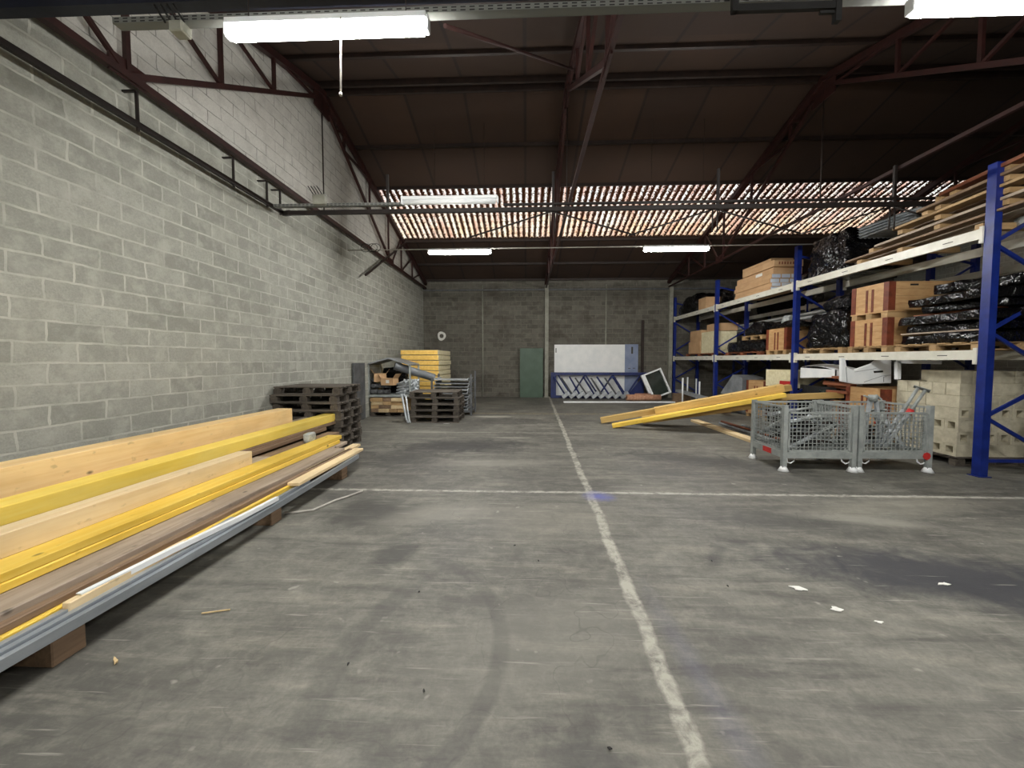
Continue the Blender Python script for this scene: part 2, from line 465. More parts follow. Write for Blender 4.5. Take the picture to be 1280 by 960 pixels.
class MB:
    """collects shapes into one mesh"""
    def __init__(s):
        s.v, s.f, s.sm = [], [], set()

    def add(s, vs, fs, smooth=False):
        k = len(s.v)
        s.v += [tuple(p) for p in vs]
        for f in fs:
            if smooth:
                s.sm.add(len(s.f))
            s.f.append([i + k for i in f])
        return s

    BF = [(0, 3, 2, 1), (4, 5, 6, 7), (0, 1, 5, 4), (1, 2, 6, 5), (2, 3, 7, 6), (3, 0, 4, 7)]

    def box(s, x0, x1, y0, y1, z0, z1, mx=None):
        vs = [Vector(p) for p in ((x0, y0, z0), (x1, y0, z0), (x1, y1, z0), (x0, y1, z0),
                                  (x0, y0, z1), (x1, y0, z1), (x1, y1, z1), (x0, y1, z1))]
        if mx:
            vs = [mx @ p for p in vs]
        return s.add(vs, s.BF)

    def bar(s, a, b, wd, ht, up=(0, 0, 1)):
        """square bar from a to b, wd sideways and ht along up"""
        a, b = Vector(a), Vector(b)
        d = (b - a).normalized()
        u = Vector(up)
        if abs(d.dot(u)) > 0.95:
            u = Vector((0, 1, 0))
        sd = d.cross(u).normalized() * wd / 2
        u = sd.cross(d).normalized() * ht / 2
        vs = [a - sd - u, a + sd - u, a + sd + u, a - sd + u, b - sd - u, b + sd - u, b + sd + u, b - sd + u]
        return s.add(vs, [(0, 1, 2, 3), (7, 6, 5, 4), (4, 5, 1, 0), (5, 6, 2, 1), (6, 7, 3, 2), (7, 4, 0, 3)])

    def tube(s, pts, r, n=8, cap=True, r2=None):
        pts = [Vector(p) for p in pts]
        rings = []
        for i, p in enumerate(pts):
            d = (pts[min(i + 1, len(pts) - 1)] - pts[max(i - 1, 0)]).normalized()
            u = Vector((0, 0, 1)) if abs(d.z) < 0.9 else Vector((1, 0, 0))
            a = d.cross(u).normalized()
            b = a.cross(d).normalized()
            rr = r if r2 is None else r + (r2 - r) * i / (len(pts) - 1)
            rings.append([p + (a * math.cos(2 * PI * j / n) + b * math.sin(2 * PI * j / n)) * rr for j in range(n)])
        k = len(s.v)
        s.v += [tuple(p) for rg in rings for p in rg]
        for i in range(len(pts) - 1):
            for j in range(n):
                s.sm.add(len(s.f))
                s.f.append([k + i * n + j, k + i * n + (j + 1) % n, k + (i + 1) * n + (j + 1) % n, k + (i + 1) * n + j])
        if cap:
            s.f.append([k + j for j in range(n)][::-1])
            s.f.append([k + (len(pts) - 1) * n + j for j in range(n)])
        return s

    def prism(s, poly, y0, y1, mx=None):
        """outline in the local xz plane, from y0 to y1"""
        n = len(poly)
        vs = [Vector((x, y0, z)) for x, z in poly] + [Vector((x, y1, z)) for x, z in poly]
        if mx:
            vs = [mx @ p for p in vs]
        return s.add(vs, [list(range(n)), list(range(2 * n - 1, n - 1, -1))] +
                     [[i, n + i, n + (i + 1) % n, (i + 1) % n] for i in range(n)])

    def build(s, name, mat, parent=None, loc=(0, 0, 0), rz=0.0, bevel=0.0, label=None, cat=None, group=None, kind=None):
        me = bpy.data.meshes.new(name)
        me.from_pydata(s.v, [], s.f)
        me.polygons.foreach_set('use_smooth', [i in s.sm for i in range(len(me.polygons))])
        bm = bmesh.new()
        bm.from_mesh(me)
        bmesh.ops.recalc_face_normals(bm, faces=bm.faces)
        if bevel:
            bmesh.ops.bevel(bm, geom=list(bm.edges), offset=bevel, segments=1, affect='EDGES', profile=0.5)
        bm.to_mesh(me)
        bm.free()
        me.materials.append(mat)
        o = bpy.data.objects.new(name, me)
        col.objects.link(o)
        o.location = loc
        o.rotation_euler = (0, 0, rz)
        if parent:
            o.parent = parent
        return tag(o, label, cat, group, kind)


def dup(root, loc, rz=None, label=None, group=None, scale=None):
    def cp(o, par):
        c = o.copy()
        col.objects.link(c)
        if par:
            c.parent = par
        for ch in list(o.children):
            cp(ch, c)
        return c
    r = cp(root, None)
    r.location = loc
    if rz is not None:
        r.rotation_euler = (0, 0, rz)
    if scale:
        r.scale = scale
    return tag(r, label, None, group)


def board(name, label, cat, mat, a, b, wd, ht, group=None, bevel=0.004, roll=0.0):
    """a plank whose underside centre line runs from a to b"""
    a, b = Vector(a), Vector(b)
    d = b - a
    m = MB().box(-wd / 2, wd / 2, 0, d.length, 0, ht)
    o = m.build(name, mat, None, a, 0, bevel, label, cat, group)
    q = Vector((d.x, d.y, 0)).to_track_quat('Y', 'Z') if d.xy.length > 1e-4 else None
    rz = math.atan2(-d.x, d.y)
    o.rotation_euler = (Matrix.Rotation(rz, 4, 'Z') @ Matrix.Rotation(math.asin(d.z / d.length), 4, 'X') @ Matrix.Rotation(roll, 4, 'Y')).to_euler()
    return o


def lump(name, mat, w_, d_, h_, seed, amp=0.1, rnd=0.35, taper=0.0, n=10, parent=None, loc=(0, 0, 0), rz=0.0, **kw):
    """a bulging, creased bundle standing on its flat base"""
    bm = bmesh.new()
    bmesh.ops.create_cube(bm, size=2)
    bmesh.ops.subdivide_edges(bm, edges=bm.edges, cuts=n, use_grid_fill=True)
    for v in bm.verts:
        p = v.co.copy()
        sph = p.normalized() * 1.25
        p = p.lerp(sph, rnd)
        z = p.z
        t = 1 - taper * max(0, z)
        q = Vector((p.x * w_ / 2 * t, p.y * d_ / 2 * t, (z + 1) * h_ / 2))
        f = mnoise.turbulence(q * 2.2 + Vector((seed * 7.3, seed * 3.1, 0)), 4, False)
        g = mnoise.noise(q * 6 + Vector((0, seed * 5.7, 0)))
        nrm = Vector((p.x, p.y, p.z * 0.7)).normalized()
        q += nrm * (f * amp + g * amp * 0.35)
        if v.co.z < -0.99:
            q.z = 0
        q.z = max(0, q.z)
        v.co = q
    me = bpy.data.meshes.new(name)
    bm.to_mesh(me)
    bm.free()
    for p in me.polygons:
        p.use_smooth = True
    me.materials.append(mat)
    o = bpy.data.objects.new(name, me)
    col.objects.link(o)
    o.location = loc
    o.rotation_euler = (0, 0, rz)
    if parent:
        o.parent = parent
    return tag(o, kw.get('label'), kw.get('cat'), kw.get('group'))


# ------------------------------------------------------------------ the hall
WX, BY, RX, FY = -4.56, 17.0, 15.5, -5.0          # left wall, back wall, right wall, wall behind the camera
RIDGE_Y, RIDGE_Z, SLOPE = 8.4, 7.56, 0.283
VAL_Y = -0.2


def roof(Y):
    if Y < VAL_Y:
        return RIDGE_Z - SLOPE * (RIDGE_Y - VAL_Y) + SLOPE * (VAL_Y - Y)
    return RIDGE_Z - SLOPE * abs(Y - RIDGE_Y)


S0, S1 = 11.45, 13.98                               # the translucent strip


def slab(m, y0, y1, x0=WX - 0.2, x1=RX + 0.2, t=0.08):
    z0, z1 = roof(y0), roof(y1)
    if y0 < VAL_Y <= y1 and y1 == VAL_Y:
        z1 = roof(VAL_Y)
    m.add([(x0, y0, z0), (x1, y0, z0), (x1, y1, z1), (x0, y1, z1),
           (x0, y0, z0 + t), (x1, y0, z0 + t), (x1, y1, z1 + t), (x0, y1, z1 + t)], MB.BF)


MB().box(WX - 0.3, RX + 0.3, FY - 0.3, BY + 0.3, -0.2, 0).build('floor', M['floor'], kind='structure')
SPLIT = 4.80
MB().box(WX - 0.2, WX, FY - 0.2, BY + 0.2, 0, SPLIT).build('wall_left', M['wall_l'], kind='structure')
gb = [(FY - 0.2, SPLIT), (BY + 0.2, SPLIT), (BY + 0.2, roof(BY + 0.2)), (RIDGE_Y, RIDGE_Z), (VAL_Y, roof(VAL_Y)), (FY - 0.2, roof(FY - 0.2))]
rot = Matrix.Rotation(R(90), 4, 'Z')
MB().prism(gb, -WX, -WX + 0.2, rot).build('wall_left_gable', M['wall_lu'], kind='structure')
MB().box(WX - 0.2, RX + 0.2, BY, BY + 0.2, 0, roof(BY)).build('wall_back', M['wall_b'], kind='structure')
MB().prism([(FY - 0.2, 0)] + [(BY + 0.2, 0)] + gb[2:], -RX - 0.2, -RX, rot).build('wall_right', M['wall_l'], kind='structure')
MB().box(WX - 0.2, RX + 0.2, FY - 0.2, FY, 0, roof(FY)).build('wall_rear', M['wall_b'], kind='structure')
cm = MB()
slab(cm, FY - 0.2, VAL_Y)
slab(cm, VAL_Y, RIDGE_Y)
slab(cm, RIDGE_Y, S0)
slab(cm, S1, BY + 0.2)
ceil = cm.build('ceiling', M['ceiling'], kind='structure')
# purlins that carry the boards
for yy in (-3, -1.6, 1.2, 2.7, 4.2, 5.7, 7.18, 8.28, 8.52, 9.98, 11.4, 14.03, 15.6, 16.9):
    z = roof(yy)
    MB().box(WX, RX, yy - 0.03, yy + 0.03, z - (0.13 if abs(yy - RIDGE_Y) < 0.2 else 0.08), z).build('purlin', M['darksteel'], ceil)
# the translucent tile sheet in the roof
sm = MB()
NX = 8 * int((RX - WX) / 0.19)
rows = 14
vs = []
for j in range(rows + 1):
    y = S0 + (S1 - S0) * j / rows
    for i in range(NX + 1):
        x = WX + (RX - WX) * i / NX
        vs.append((x, y, roof(y) + 0.03 + 0.03 * math.cos(2 * PI * x / 0.19)))
fs = [(j * (NX + 1) + i, j * (NX + 1) + i + 1, (j + 1) * (NX + 1) + i + 1, (j + 1) * (NX + 1) + i) for j in range(rows) for i in range(NX)]
sm.add(vs, fs, True)
sm.build('window_1', M['skylight'], kind='structure')

# ------------------------------------------------------------------ roof trusses
CH = 4.77


def truss(X, label):
    t = thing('roof_truss', label, 'roof truss', (X, 0, 0), 0, 'steel roof trusses')
    rz = lambda y: roof(y) - 0.16
    P = lambda y, z: (0, y, z)
    s0 = lambda y: CH + (y - 4.25) * (7.12 - CH) / (8.12 - 4.25)      # strut on the near slope
    s1 = lambda y: CH + (12.6 - y) * (7.12 - CH) / (12.6 - 8.68)      # strut on the far slope
    MB().bar(P(0.0, CH), P(BY - 0.1, CH), 0.08 if X < 0 else 0.055, 0.08 if X < 0 else 0.055).build('bottom_chord', M['rust'], t)
    MB().bar(P(0.0, rz(0.0)), P(RIDGE_Y, rz(RIDGE_Y)), 0.11, 0.12).build('rafter', M['rust'], t)
    MB().bar(P(RIDGE_Y, rz(RIDGE_Y)), P(BY - 0.05, rz(BY)), 0.11, 0.12).build('rafter', M['rust'], t)
    MB().bar(P(4.25, CH), P(8.12, 7.12), 0.07, 0.07).build('strut', M['rust'], t)
    MB().bar(P(12.6, CH), P(8.68, 7.12), 0.06, 0.06).build('strut', M['rust'], t)
    MB().box(-0.012, 0.012, 8.1, 8.7, 6.95, 7.42).build('gusset_plate', M['rust'], t)
    for y in (4.25, 12.6):
        MB().box(-0.012, 0.012, y - 0.2, y + 0.2, CH - 0.06, CH + 0.16).build('gusset_plate', M['rust'], t)
    MB().tube([P(8.4, CH), P(8.4, 7.2)], 0.014, 6).build('king_rod', M['darksteel'], t)
    for y, z in ((4.25, CH), (5.6, s0(5.6)), (6.8, s0(6.8)), (9.4, s1(9.4)), (10.9, s1(10.9)), (12.35, CH), (13.6, CH), (14.9, CH), (1.5, CH), (2.9, CH)):
        MB().bar(P(y, z), P(y, rz(y)), 0.05, 0.05).build('web', M['rust'], t)
    for a, b in (((2.9, rz(2.9)), (4.25, CH)), ((4.25, rz(4.25)), (5.6, s0(5.6))), ((5.6, rz(5.6)), (6.8, s0(6.8))),
                 ((6.8, rz(6.8)), (8.1, 7.1)), ((9.4, s1(9.4)), (10.9, rz(10.9))), ((10.9, s1(10.9)), (12.35, rz(12.35))),
                 ((9.0, s1(9.0)), (9.4, rz(9.4))), ((12.6, CH), (13.6, rz(13.6))), ((13.6, CH), (14.9, rz(14.9))), ((14.9, CH), (16.1, rz(16.1))),
                 ((1.5, rz(1.5)), (2.9, CH))):
        MB().bar(P(*a), P(*b), 0.045, 0.045).build('web', M['rust'], t)
    return t


truss(-4.42, 'oxide red steel roof truss running along the left block wall')
truss(0.85, 'oxide red roof truss over mid hall, on the column beside the green panel')
truss(6.1, 'oxide red steel roof truss above the front of the blue pallet rack')
truss(11.4, 'oxide red steel roof truss over the far side of the pallet racks')
for i, x in enumerate((0.88, 6.2)):
    m = MB()
    m.box(x - 0.08, x + 0.08, BY - 0.16, BY - 0.001, 0, CH + 0.1)
    m.box(x - 0.12, x + 0.12, BY - 0.2, BY - 0.001, 0, 0.03)
    m.build('trim_%d' % (i + 1), M['column'], kind='structure')

# ------------------------------------------------------------------ rails, trays and lamps under the trusses
t = thing('lighting_rail', 'dark steel rail along the left wall that turns and crosses the hall', 'rail', (0, 0, 4.2))
MB().bar((-4.40, 0.4, 0.09), (-4.40, 6.98, 0.09), 0.05, 0.06).build('wall_rail', M['railsteel'], t)
MB().bar((-4.40, 6.95, 0.08), (-4.12, 6.70, 0.0), 0.06, 0.08).build('corner_rail', M['railsteel'], t)
MB().bar((-4.15, 6.70, -0.005), (RX - 0.05, 6.70, -0.005), 0.05, 0.07).build('cross_rail', M['railsteel'], t)
MB().bar((-0.4, 6.70, 0.085), (RX - 0.05, 6.70, 0.085), 0.05, 0.03).build('cross_rail', M['railsteel'], t)
for y in (4.32, 5.75, 6.5, 6.85):
    m = MB()
    m.bar((-4.40, y, 0.02), (-4.40, y, 0.46), 0.03, 0.02)
    m.bar((-4.40, y, 0.46), (WX, y, 0.46), 0.03, 0.02)
    m.build('bracket', M['railsteel'], t)
for x in (-2.4, 0.45, 3.2, 6.05, 8.9):
    MB().bar((x, 6.70, 0.0), (x, 6.70, CH - 4.15), 0.04, 0.04).build('hanger', M['railsteel'], t)
for i, x in enumerate((0.43, 3.15, 6.02)):
    m = MB()
    for q in (x - 1.42, x + 1.42):
        m.tube([(x, 6.70, -0.04), (q, 6.70, -0.46)], 0.014, 6)
    m.tube([(x - 0.03, 6.70, 0), (x - 0.03, 6.70, -0.42)], 0.012, 6)
    m.tube([(x + 0.05, 6.70, 0), (x + 0.05, 6.70, -0.42)], 0.012, 6)
    m.build('brace', M['railsteel'], t)


def perforated_tray(name, label, x0, x1, y, z):
    t = thing(name, label, 'cable tray', (x0, y, z))
    L = x1 - x0
    MB().box(0, L, -0.035, 0.035, 0, 0.004).box(0, L, -0.037, -0.033, 0, 0.045).box(0, L, 0.033, 0.037, 0, 0.045).build('tray', M['perftray'], t)
    m = MB()
    for k in range(3):
        m.tube([(0.3 + 0.02 * k, -0.02 + 0.02 * k, 0.012), (L, -0.02 + 0.02 * k, 0.012)], 0.008, 6)
    m.build('cable', M['cable'], t)
    return t


perforated_tray('cable_tray', 'perforated cable tray above the near fluorescent lamps', -3.25, 6.5, 3.06, 4.27)
perforated_tray('cable_tray', 'thin perforated cable tray end lying on the dark cross rail by the left wall', -4.35, -2.1, 6.62, 4.262)
MB().box(-4.52, 1.3, 3.16, 3.26, 4.54, 4.64).box(-4.52, 1.3, 3.12, 3.30, 4.64, 4.652).build('steel_beam', M['bluebeam'], label='dark blue grey steel beam above the near fluorescent lamp, running out from the left wall', cat='beam')
m = MB()
m.bar((1.50, 2.96, 4.165), (2.24, 2.96, 4.165), 0.03, 0.05)
m.bar((1.50, 2.96, 4.14), (1.50, 2.96, 4.40), 0.04, 0.04)
m.bar((2.22, 2.96, 4.40), (2.22, 2.96, 4.05), 0.04, 0.04)
m.bar((2.1, 2.96, 4.12), (2.24, 2.96, 4.12), 0.02, 0.02)
m.build('hanging_bracket', M['cable'], label='black angled hanging bracket between the two near fluorescent lamps', cat='bracket')
m = MB()
m.tube([(-1.37, 2.9, 4.15), (-1.375, 2.9, 3.9), (-1.38, 2.9, 3.61)], 0.006, 6).tube([(-1.38, 2.9, 3.61), (-1.38, 2.9, 3.59)], 0.012, 8)
m.build('pull_cord', M['whitecord'], label='pale pull cord hanging below the near lit lamp', cat='cord')


def lamp(loc, label, on=True, L=1.52):
    t = thing('fluorescent_lamp', label, 'ceiling lamp', loc, 0, 'fluorescent batten lamps')
    h = L / 2
    MB().box(-h, h, -0.05, 0.05, 0.035, 0.085).build('housing', M['white_metal'], t, bevel=0.006)
    MB().tube([(-h + 0.03, 0, 0), (h - 0.03, 0, 0)], 0.052 if on else 0.045, 12).build('tube', M['tube_on'] if on else M['white_metal'], t)
    for s in (-1, 1):
        MB().box(s * h - 0.015, s * h + 0.015, -0.035, 0.035, -0.035, 0.07).build('end_cap', M['white_metal'], t, bevel=0.006)
    return t


def suspend(t, top):
    for s in (-0.6, 0.6):
        MB().tube([(s, 0, 0.08), (s, 0, top - t.location.z)], 0.004, 6).build('suspension_rod', M['darksteel'], t)


a = lamp((-1.50, 2.95, 4.10), 'large lit fluorescent lamp hanging near the left wall under the near cable tray')
suspend(a, 4.55)
a = lamp((3.48, 2.95, 4.12), 'lit fluorescent lamp high above the floor in front of the pallet rack')
suspend(a, roof(2.95) - 0.02)
a = lamp((-1.62, 9.4, 4.24), 'small lit fluorescent lamp beyond the cross rail on the left wall side')
suspend(a, roof(9.4) - 0.02)
a = lamp((3.54, 9.4, 4.26), 'small lit fluorescent lamp beyond the cross rail on the pallet rack side')
suspend(a, roof(9.4) - 0.02)
a = lamp((-1.50, -2.6, 4.10), 'unseen fluorescent lamp added behind the camera to brighten the foreground, left wall side')  # unseen lamp, added to brighten the foreground
suspend(a, roof(-2.6) - 0.02)
a = lamp((3.48, -2.6, 4.12), 'unseen fluorescent lamp added behind the camera to brighten the foreground, pallet rack side')  # second added lamp out of view, lifts the near floor
suspend(a, roof(-2.6) - 0.02)
a = lamp((-1.30, 6.58, 4.30), 'unlit white fluorescent lamp on the cross rail before the skylight', False, 1.62)
t = thing('conduit', 'thin pale conduit linking the far fluorescent lamps', 'conduit', (-4.4, 9.46, 4.33))
MB().tube([(0, 0, 0), (13.5, 0, 0.03)], 0.014, 6).build('pipe', M['whitecord'], t)
m = MB()
for cx in (0.45, 0.62, 0.7):
    m.tube([(cx + 0.12 * math.cos(q * PI / 8), -0.02, 0.05 + 0.10 * math.sin(q * PI / 8)) for q in range(17)], 0.008, 5, False)
m.build('cable_loop', M['cable'], t)
for (x, y, z, s, lb) in ((-2.68, 3.0, 4.14, 0.055, 'grey junction box with black cables below the near cable tray'),
                         (-3.52, 6.56, 4.27, 0.11, 'small pale junction box on the cross rail near the left wall')):
    t = thing('junction_box', lb, 'junction box', (x, y, z))
    MB().box(-s, s, -0.05, 0.05, 0, s * 1.5).build('housing', M['column'], t, bevel=0.01)
    m = MB()
    for k in range(4):
        m.tube([(-0.1 + k * 0.05, -0.02, s * 1.5), (-0.14 + k * 0.05, -0.05, s * 1.5 + 0.08), (-0.2 + k * 0.05, 0, s * 1.5 + 0.15)], 0.008, 5)
    m.build('cable', M['cable'], t)
MB().bar((-4.35, 13.9, 5.85), (-4.35, 10.35, 3.92), 0.05, 0.05).build('steel_bar', M['darksteel'], label='loose dark steel bar sticking out slantwise under the truss on the left wall', cat='bar')

MB().tube([at(556, 32, 4.2), (0.84, 7.3, 6.92)], 0.022, 8).build('tie_rod', M['rust'], label='thin slanting tie rod from the near lamp up to the middle roof truss', cat='rod')

# ------------------------------------------------------------------ fixed things on the back wall
for x, r, z0, mt, lb in ((-1.93, 0.03, 0.0, 'column', 'pale vertical conduit on the back wall left of the green panel'),
                         (3.45, 0.03, 0.0, 'column', 'pale vertical conduit on the back wall above the white panel')):
    MB().tube([(x, BY - 0.035, z0), (x, BY - 0.035, 4.9)], r, 8).build('wall_conduit', M[mt], label=lb, cat='conduit')
MB().box(-4.5, RX, BY - 0.08, BY - 0.01, 4.66, 4.72).build('wall_rail', M['darkgrey'], label='long grey horizontal rail high on the back wall', cat='rail')
MB().box(4.98, 5.10, BY - 0.06, BY - 0.005, 0.6, 3.35).build('dark_post', M['darksteel'], label='dark narrow post on the back wall beside the white panel', cat='post')
wb = bpy.data.objects['wall_back']
m = MB()
n = 22
ring = []
for i in range(n):
    q = 2 * PI * i / n
    ro, ri = 0.20 + 0.012 * math.sin(3 * q + 1), 0.11 + 0.02 * math.cos(2 * q)
    ring.append((ro * math.cos(q) * 0.92, ro * math.sin(q), ri * math.cos(q) * 0.7, ri * math.sin(q)))
vs = []
for a in ring:
    vs += [(a[0], -0.002, a[1]), (a[2], -0.002, a[3]), (a[0], 0.001, a[1]), (a[2], 0.001, a[3])]
fs = []
for i in range(n):
    p, q = 4 * i, 4 * ((i + 1) % n)
    fs += [(p, q, q + 1, p + 1), (p + 2, p + 3, q + 3, q + 2), (p, p + 2, q + 2, q), (p + 1, q + 1, q + 3, p + 3)]
m.add(vs, fs)
m.build('painted_zero', M['paper'], wb, at(552, 420, BY - 0.003))

# ------------------------------------------------------------------ timber pile on the left
TG = 'long timbers in the pile along the left wall'
MB_b = [(1.95, 'near'), (3.7, 'middle'), (5.15, 'far')]
for y, nm in MB_b:
    MB().box(-4.15, -2.5, y - 0.08, y + 0.08, 0, 0.19).build('bearer', M['brownwood'], bevel=0.006, label='dark timber bearer under the %s of the timber pile' % {'near': 'near end', 'middle': 'middle', 'far': 'far end'}[nm], cat='bearer')
pile = [
    # name, label, material, x0, x1, z0, z1, yend, skew
    ('timber_beam', 'thick orange pine beam lying on top of the timber pile nearest the block wall', 'glulam', -4.00, -3.76, 0.61, 0.855, 6.02, 0),
    ('timber_plank', 'grey weathered plank under the thick orange beam, poking out beyond its far end', 'weathered', -4.02, -3.66, 0.55, 0.605, 6.75, 0.03),
    ('timber_beam', 'bright lemon yellow board on edge beside the thick orange beam', 'yellow', -3.64, -3.42, 0.548, 0.672, 6.80, 0.02),
    ('timber_plank', 'brown plank directly under the lemon yellow board', 'brownwood', -3.66, -3.40, 0.50, 0.546, 6.70, 0.02),
    ('timber_beam', 'pale knotty pine plank on edge that ends halfway along the pile', 'pine', -3.26, -3.10, 0.452, 0.60, 4.20, 0),
    ('timber_plank', 'brown weathered plank under the short pale pine plank', 'weathered', -3.30, -2.98, 0.40, 0.450, 4.55, 0.0),
    ('timber_plank', 'brown plank in the dark gap under the lemon yellow board, with broken far end', 'brownwood', -3.62, -3.38, 0.44, 0.497, 6.35, 0.0),
    ('timber_plank', 'tan plank in the dark gap between lemon yellow board and yellow planks', 'brownwood', -3.36, -3.16, 0.38, 0.435, 6.25, 0.05),
    ('timber_plank', 'upper of the two golden yellow planks in the middle of the pile', 'yellow_pine', -3.12, -2.90, 0.396, 0.452, 5.90, 0.0),
    ('timber_plank', 'lower of the two golden yellow planks in the middle of the pile', 'yellow_pine', -3.13, -2.89, 0.342, 0.394, 5.82, 0.0),
    ('timber_plank', 'thin grey brown plank just below the golden yellow planks', 'weathered', -3.10, -2.85, 0.292, 0.338, 5.98, 0.0),
    ('timber_plank', 'wide grey weathered plank lying flat below the yellow planks', 'weathered', -2.88, -2.665, 0.268, 0.341, 5.50, 0.0),
    ('timber_plank', 'brown plank on edge under the wide grey plank', 'brownwood', -2.662, -2.605, 0.264, 0.306, 5.62, 0.0),
    ('timber_plank', 'long yellow plank low on the aisle side of the pile, ending under the pale boards', 'yellow_pine', -2.72, -2.58, 0.212, 0.262, 4.32, 0.0),
    ('timber_plank', 'grey board low down inside the pile on the bearers', 'brownwood', -4.05, -3.70, 0.19, 0.54, 6.1, 0.0),
    ('timber_plank', 'dark board low in the middle of the pile on the bearers', 'brownwood', -3.66, -3.14, 0.19, 0.375, 5.9, 0.0),
    ('timber_plank', 'grey board deep in the pile under the golden yellow planks', 'weathered', -3.12, -2.90, 0.19, 0.288, 5.75, 0.0),
    ('timber_plank', 'pale fresh board on the aisle side at the far end of the pile', 'pine', -2.615, -2.48, 0.252, 0.292, 5.72, 0.0, 4.05),
    ('timber_plank', 'second pale fresh board at the far end of the pile, behind the outermost one', 'pine', -2.75, -2.625, 0.264, 0.306, 5.95, 0.0, 4.5),
    ('timber_plank', 'short pale board with slanted end low at the near end of the pile', 'pine', -2.576, -2.53, 0.205, 0.285, 2.75, 0.0, 1.98),
]
for p in pile:
    y0 = p[9] if len(p) > 9 else 0.75 + 0.2 * random.random()
    xm = (p[3] + p[4]) / 2
    board(p[0], p[1], 'timber', M[p[2]], (xm + p[8] * 0, y0, p[5]), (xm + p[8], p[7], p[5]), p[4] - p[3], p[6] - p[5], TG, 0.005)
# long steel sections on the aisle edge, sagging between bearers
for i, (x, z, ye, lb) in enumerate(((-2.452, 0.192, 5.5, 'outermost long galvanised steel channel on the aisle edge of the timber pile'),
                                    (-2.495, 0.20, 4.3, 'middle long galvanised steel channel beside the outermost one on the pile edge'),
                                    (-2.538, 0.192, 3.2, 'innermost long galvanised steel channel, tucked against the yellow plank'))):
    m = MB()
    n = 16
    vs, prof = [], [(0, 0), (-0.036, 0), (-0.036, 0.008), (-0.006, 0.008), (-0.006, 0.048), (-0.036, 0.048), (-0.036, 0.056), (0, 0.056)]
    for k in range(n + 1):
        y = 0.7 + (ye - 0.7) * k / n
        sag = -0.035 * math.sin(PI * k / n) * (1 if i == 0 else 0.4) + (0, -0.006, 0.016)[i]
        vs += [(x + a, y, z + b + sag) for a, b in prof]
    q = len(prof)
    fs = [(k * q + j, k * q + (j + 1) % q, (k + 1) * q + (j + 1) % q, (k + 1) * q + j) for k in range(n) for j in range(q)]
    m.add(vs, fs + [tuple(range(q)), tuple(range(n * q, n * q + q))])
    m.build('steel_channel', M['channel'], label=lb, cat='steel channel', group='steel channels on the timber pile')
m = MB()
pts = [(-2.56, 2.05, 0.292), (-2.535, 2.6, 0.285), (-2.50, 3.2, 0.268), (-2.49, 3.7, 0.262)]
for a, b in zip(pts, pts[1:]):
    m.bar(a, b, 0.035, 0.006)
    m.bar(Vector(a) + Vector((0.016, 0, -0.016)), Vector(b) + Vector((0.016, 0, -0.016)), 0.004, 0.035)
m.build('white_trim_strip', M['white_metal'], label='thin white angle strip bent over the steel channels on the pile', cat='trim strip')
lump('plastic_wrap', M['film'], 0.08, 0.2, 0.13, 3, 0.02, n=4, loc=(-3.16, 5.45, 0.437), label='crumpled clear plastic wrap round a plank at the far end of the pile', cat='plastic wrap')


# ------------------------------------------------------------------ pallets
def pallet(label, loc, rz=0.0, group=None, W=1.2, D=0.9, H=0.144, m1='darkpallet', m2='palletx'):
    t = thing('wooden_pallet', label, 'pallet', loc, rz, group)
    k = H / 0.144
    m = MB()
    for i in range(6):
        y = -D / 2 + 0.06 + i * (D - 0.12) / 5
        m.box(-W / 2, W / 2, y - 0.058, y + 0.058, 0.122 * k, 0.144 * k)
    m.build('deck', M[m2], t, bevel=0.003)
    m = MB()
    for x in (-W / 2 + 0.07, 0, W / 2 - 0.07):
        m.box(x - 0.05, x + 0.05, -D / 2, D / 2, 0.1 * k, 0.121 * k)
    m.build('stringer', M[m1], t)
    for x in (-W / 2 + 0.07, 0, W / 2 - 0.07):
        for y in (-D / 2 + 0.055, 0, D / 2 - 0.055):
            MB().box(x - 0.07, x + 0.07, y - 0.05, y + 0.05, 0.0221 * k, 0.0999 * k).build('block', M[m1], t)
    m = MB()
    for y in (-D / 2 + 0.055, 0, D / 2 - 0.055):
        m.box(-W / 2, W / 2, y - 0.05, y + 0.05, 0, 0.022 * k)
    m.build('runner', M[m2], t, bevel=0.003)
    return t


ORD = ['bottom', 'second', 'third', 'fourth', 'fifth', 'sixth', 'seventh', 'top']
p0 = None
offs = [(0, 0, 0), (0.02, 0.0, 1), (-0.02, 0.02, -1), (0.02, -0.02, 1.5), (0.03, 0.01, 0), (-0.01, 0.0, -1), (-0.05, -0.02, 2), (0.0, 0.02, 1)]
for i, (dx, dy, a) in enumerate(offs):
    lb = ('%s dark wooden pallet of the tall stack against the left block wall' % ORD[i]) if i in (0, 7) else '%s dark wooden pallet from the floor in the tall stack by the left wall' % ORD[i]
    loc = (-3.92 + dx, 7.12 + dy, 0.1445 * i)
    if p0 is None:
        p0 = pallet(lb, loc, R(a), 'dark pallets stacked by the left wall')
    else:
        dup(p0, loc, R(a), lb)
offs = [(0, 0, 0), (-0.02, 0.05, 1), (0.01, 0.03, -1), (0.0, 0.06, 1), (-0.05, 0.05, 2)]
p1 = None
for i, (dx, dy, a) in enumerate(offs):
    lb = '%s grey wooden pallet of the low stack in front of the grey sheet stillage' % (ORD[i] if i < 4 else 'top')
    loc = (-2.38 + dx, 10.3 + dy, 0.161 * i)
    if p1 is None:
        p1 = pallet(lb, loc, R(a), 'grey pallets in the low stack', 1.26, 0.95, 0.16)
    else:
        dup(p1, loc, R(a), lb)
m = MB()
for k, dx in enumerate((0, 0.1)):
    m.tube([(-3.30 + dx, 9.95, 0.72), (-3.22 + dx, 9.85, 0.66), (-3.06 + dx * 0.6, 9.66, 0.12), (-3.0 + dx * 0.5, 9.62, 0.03)], 0.028, 8)
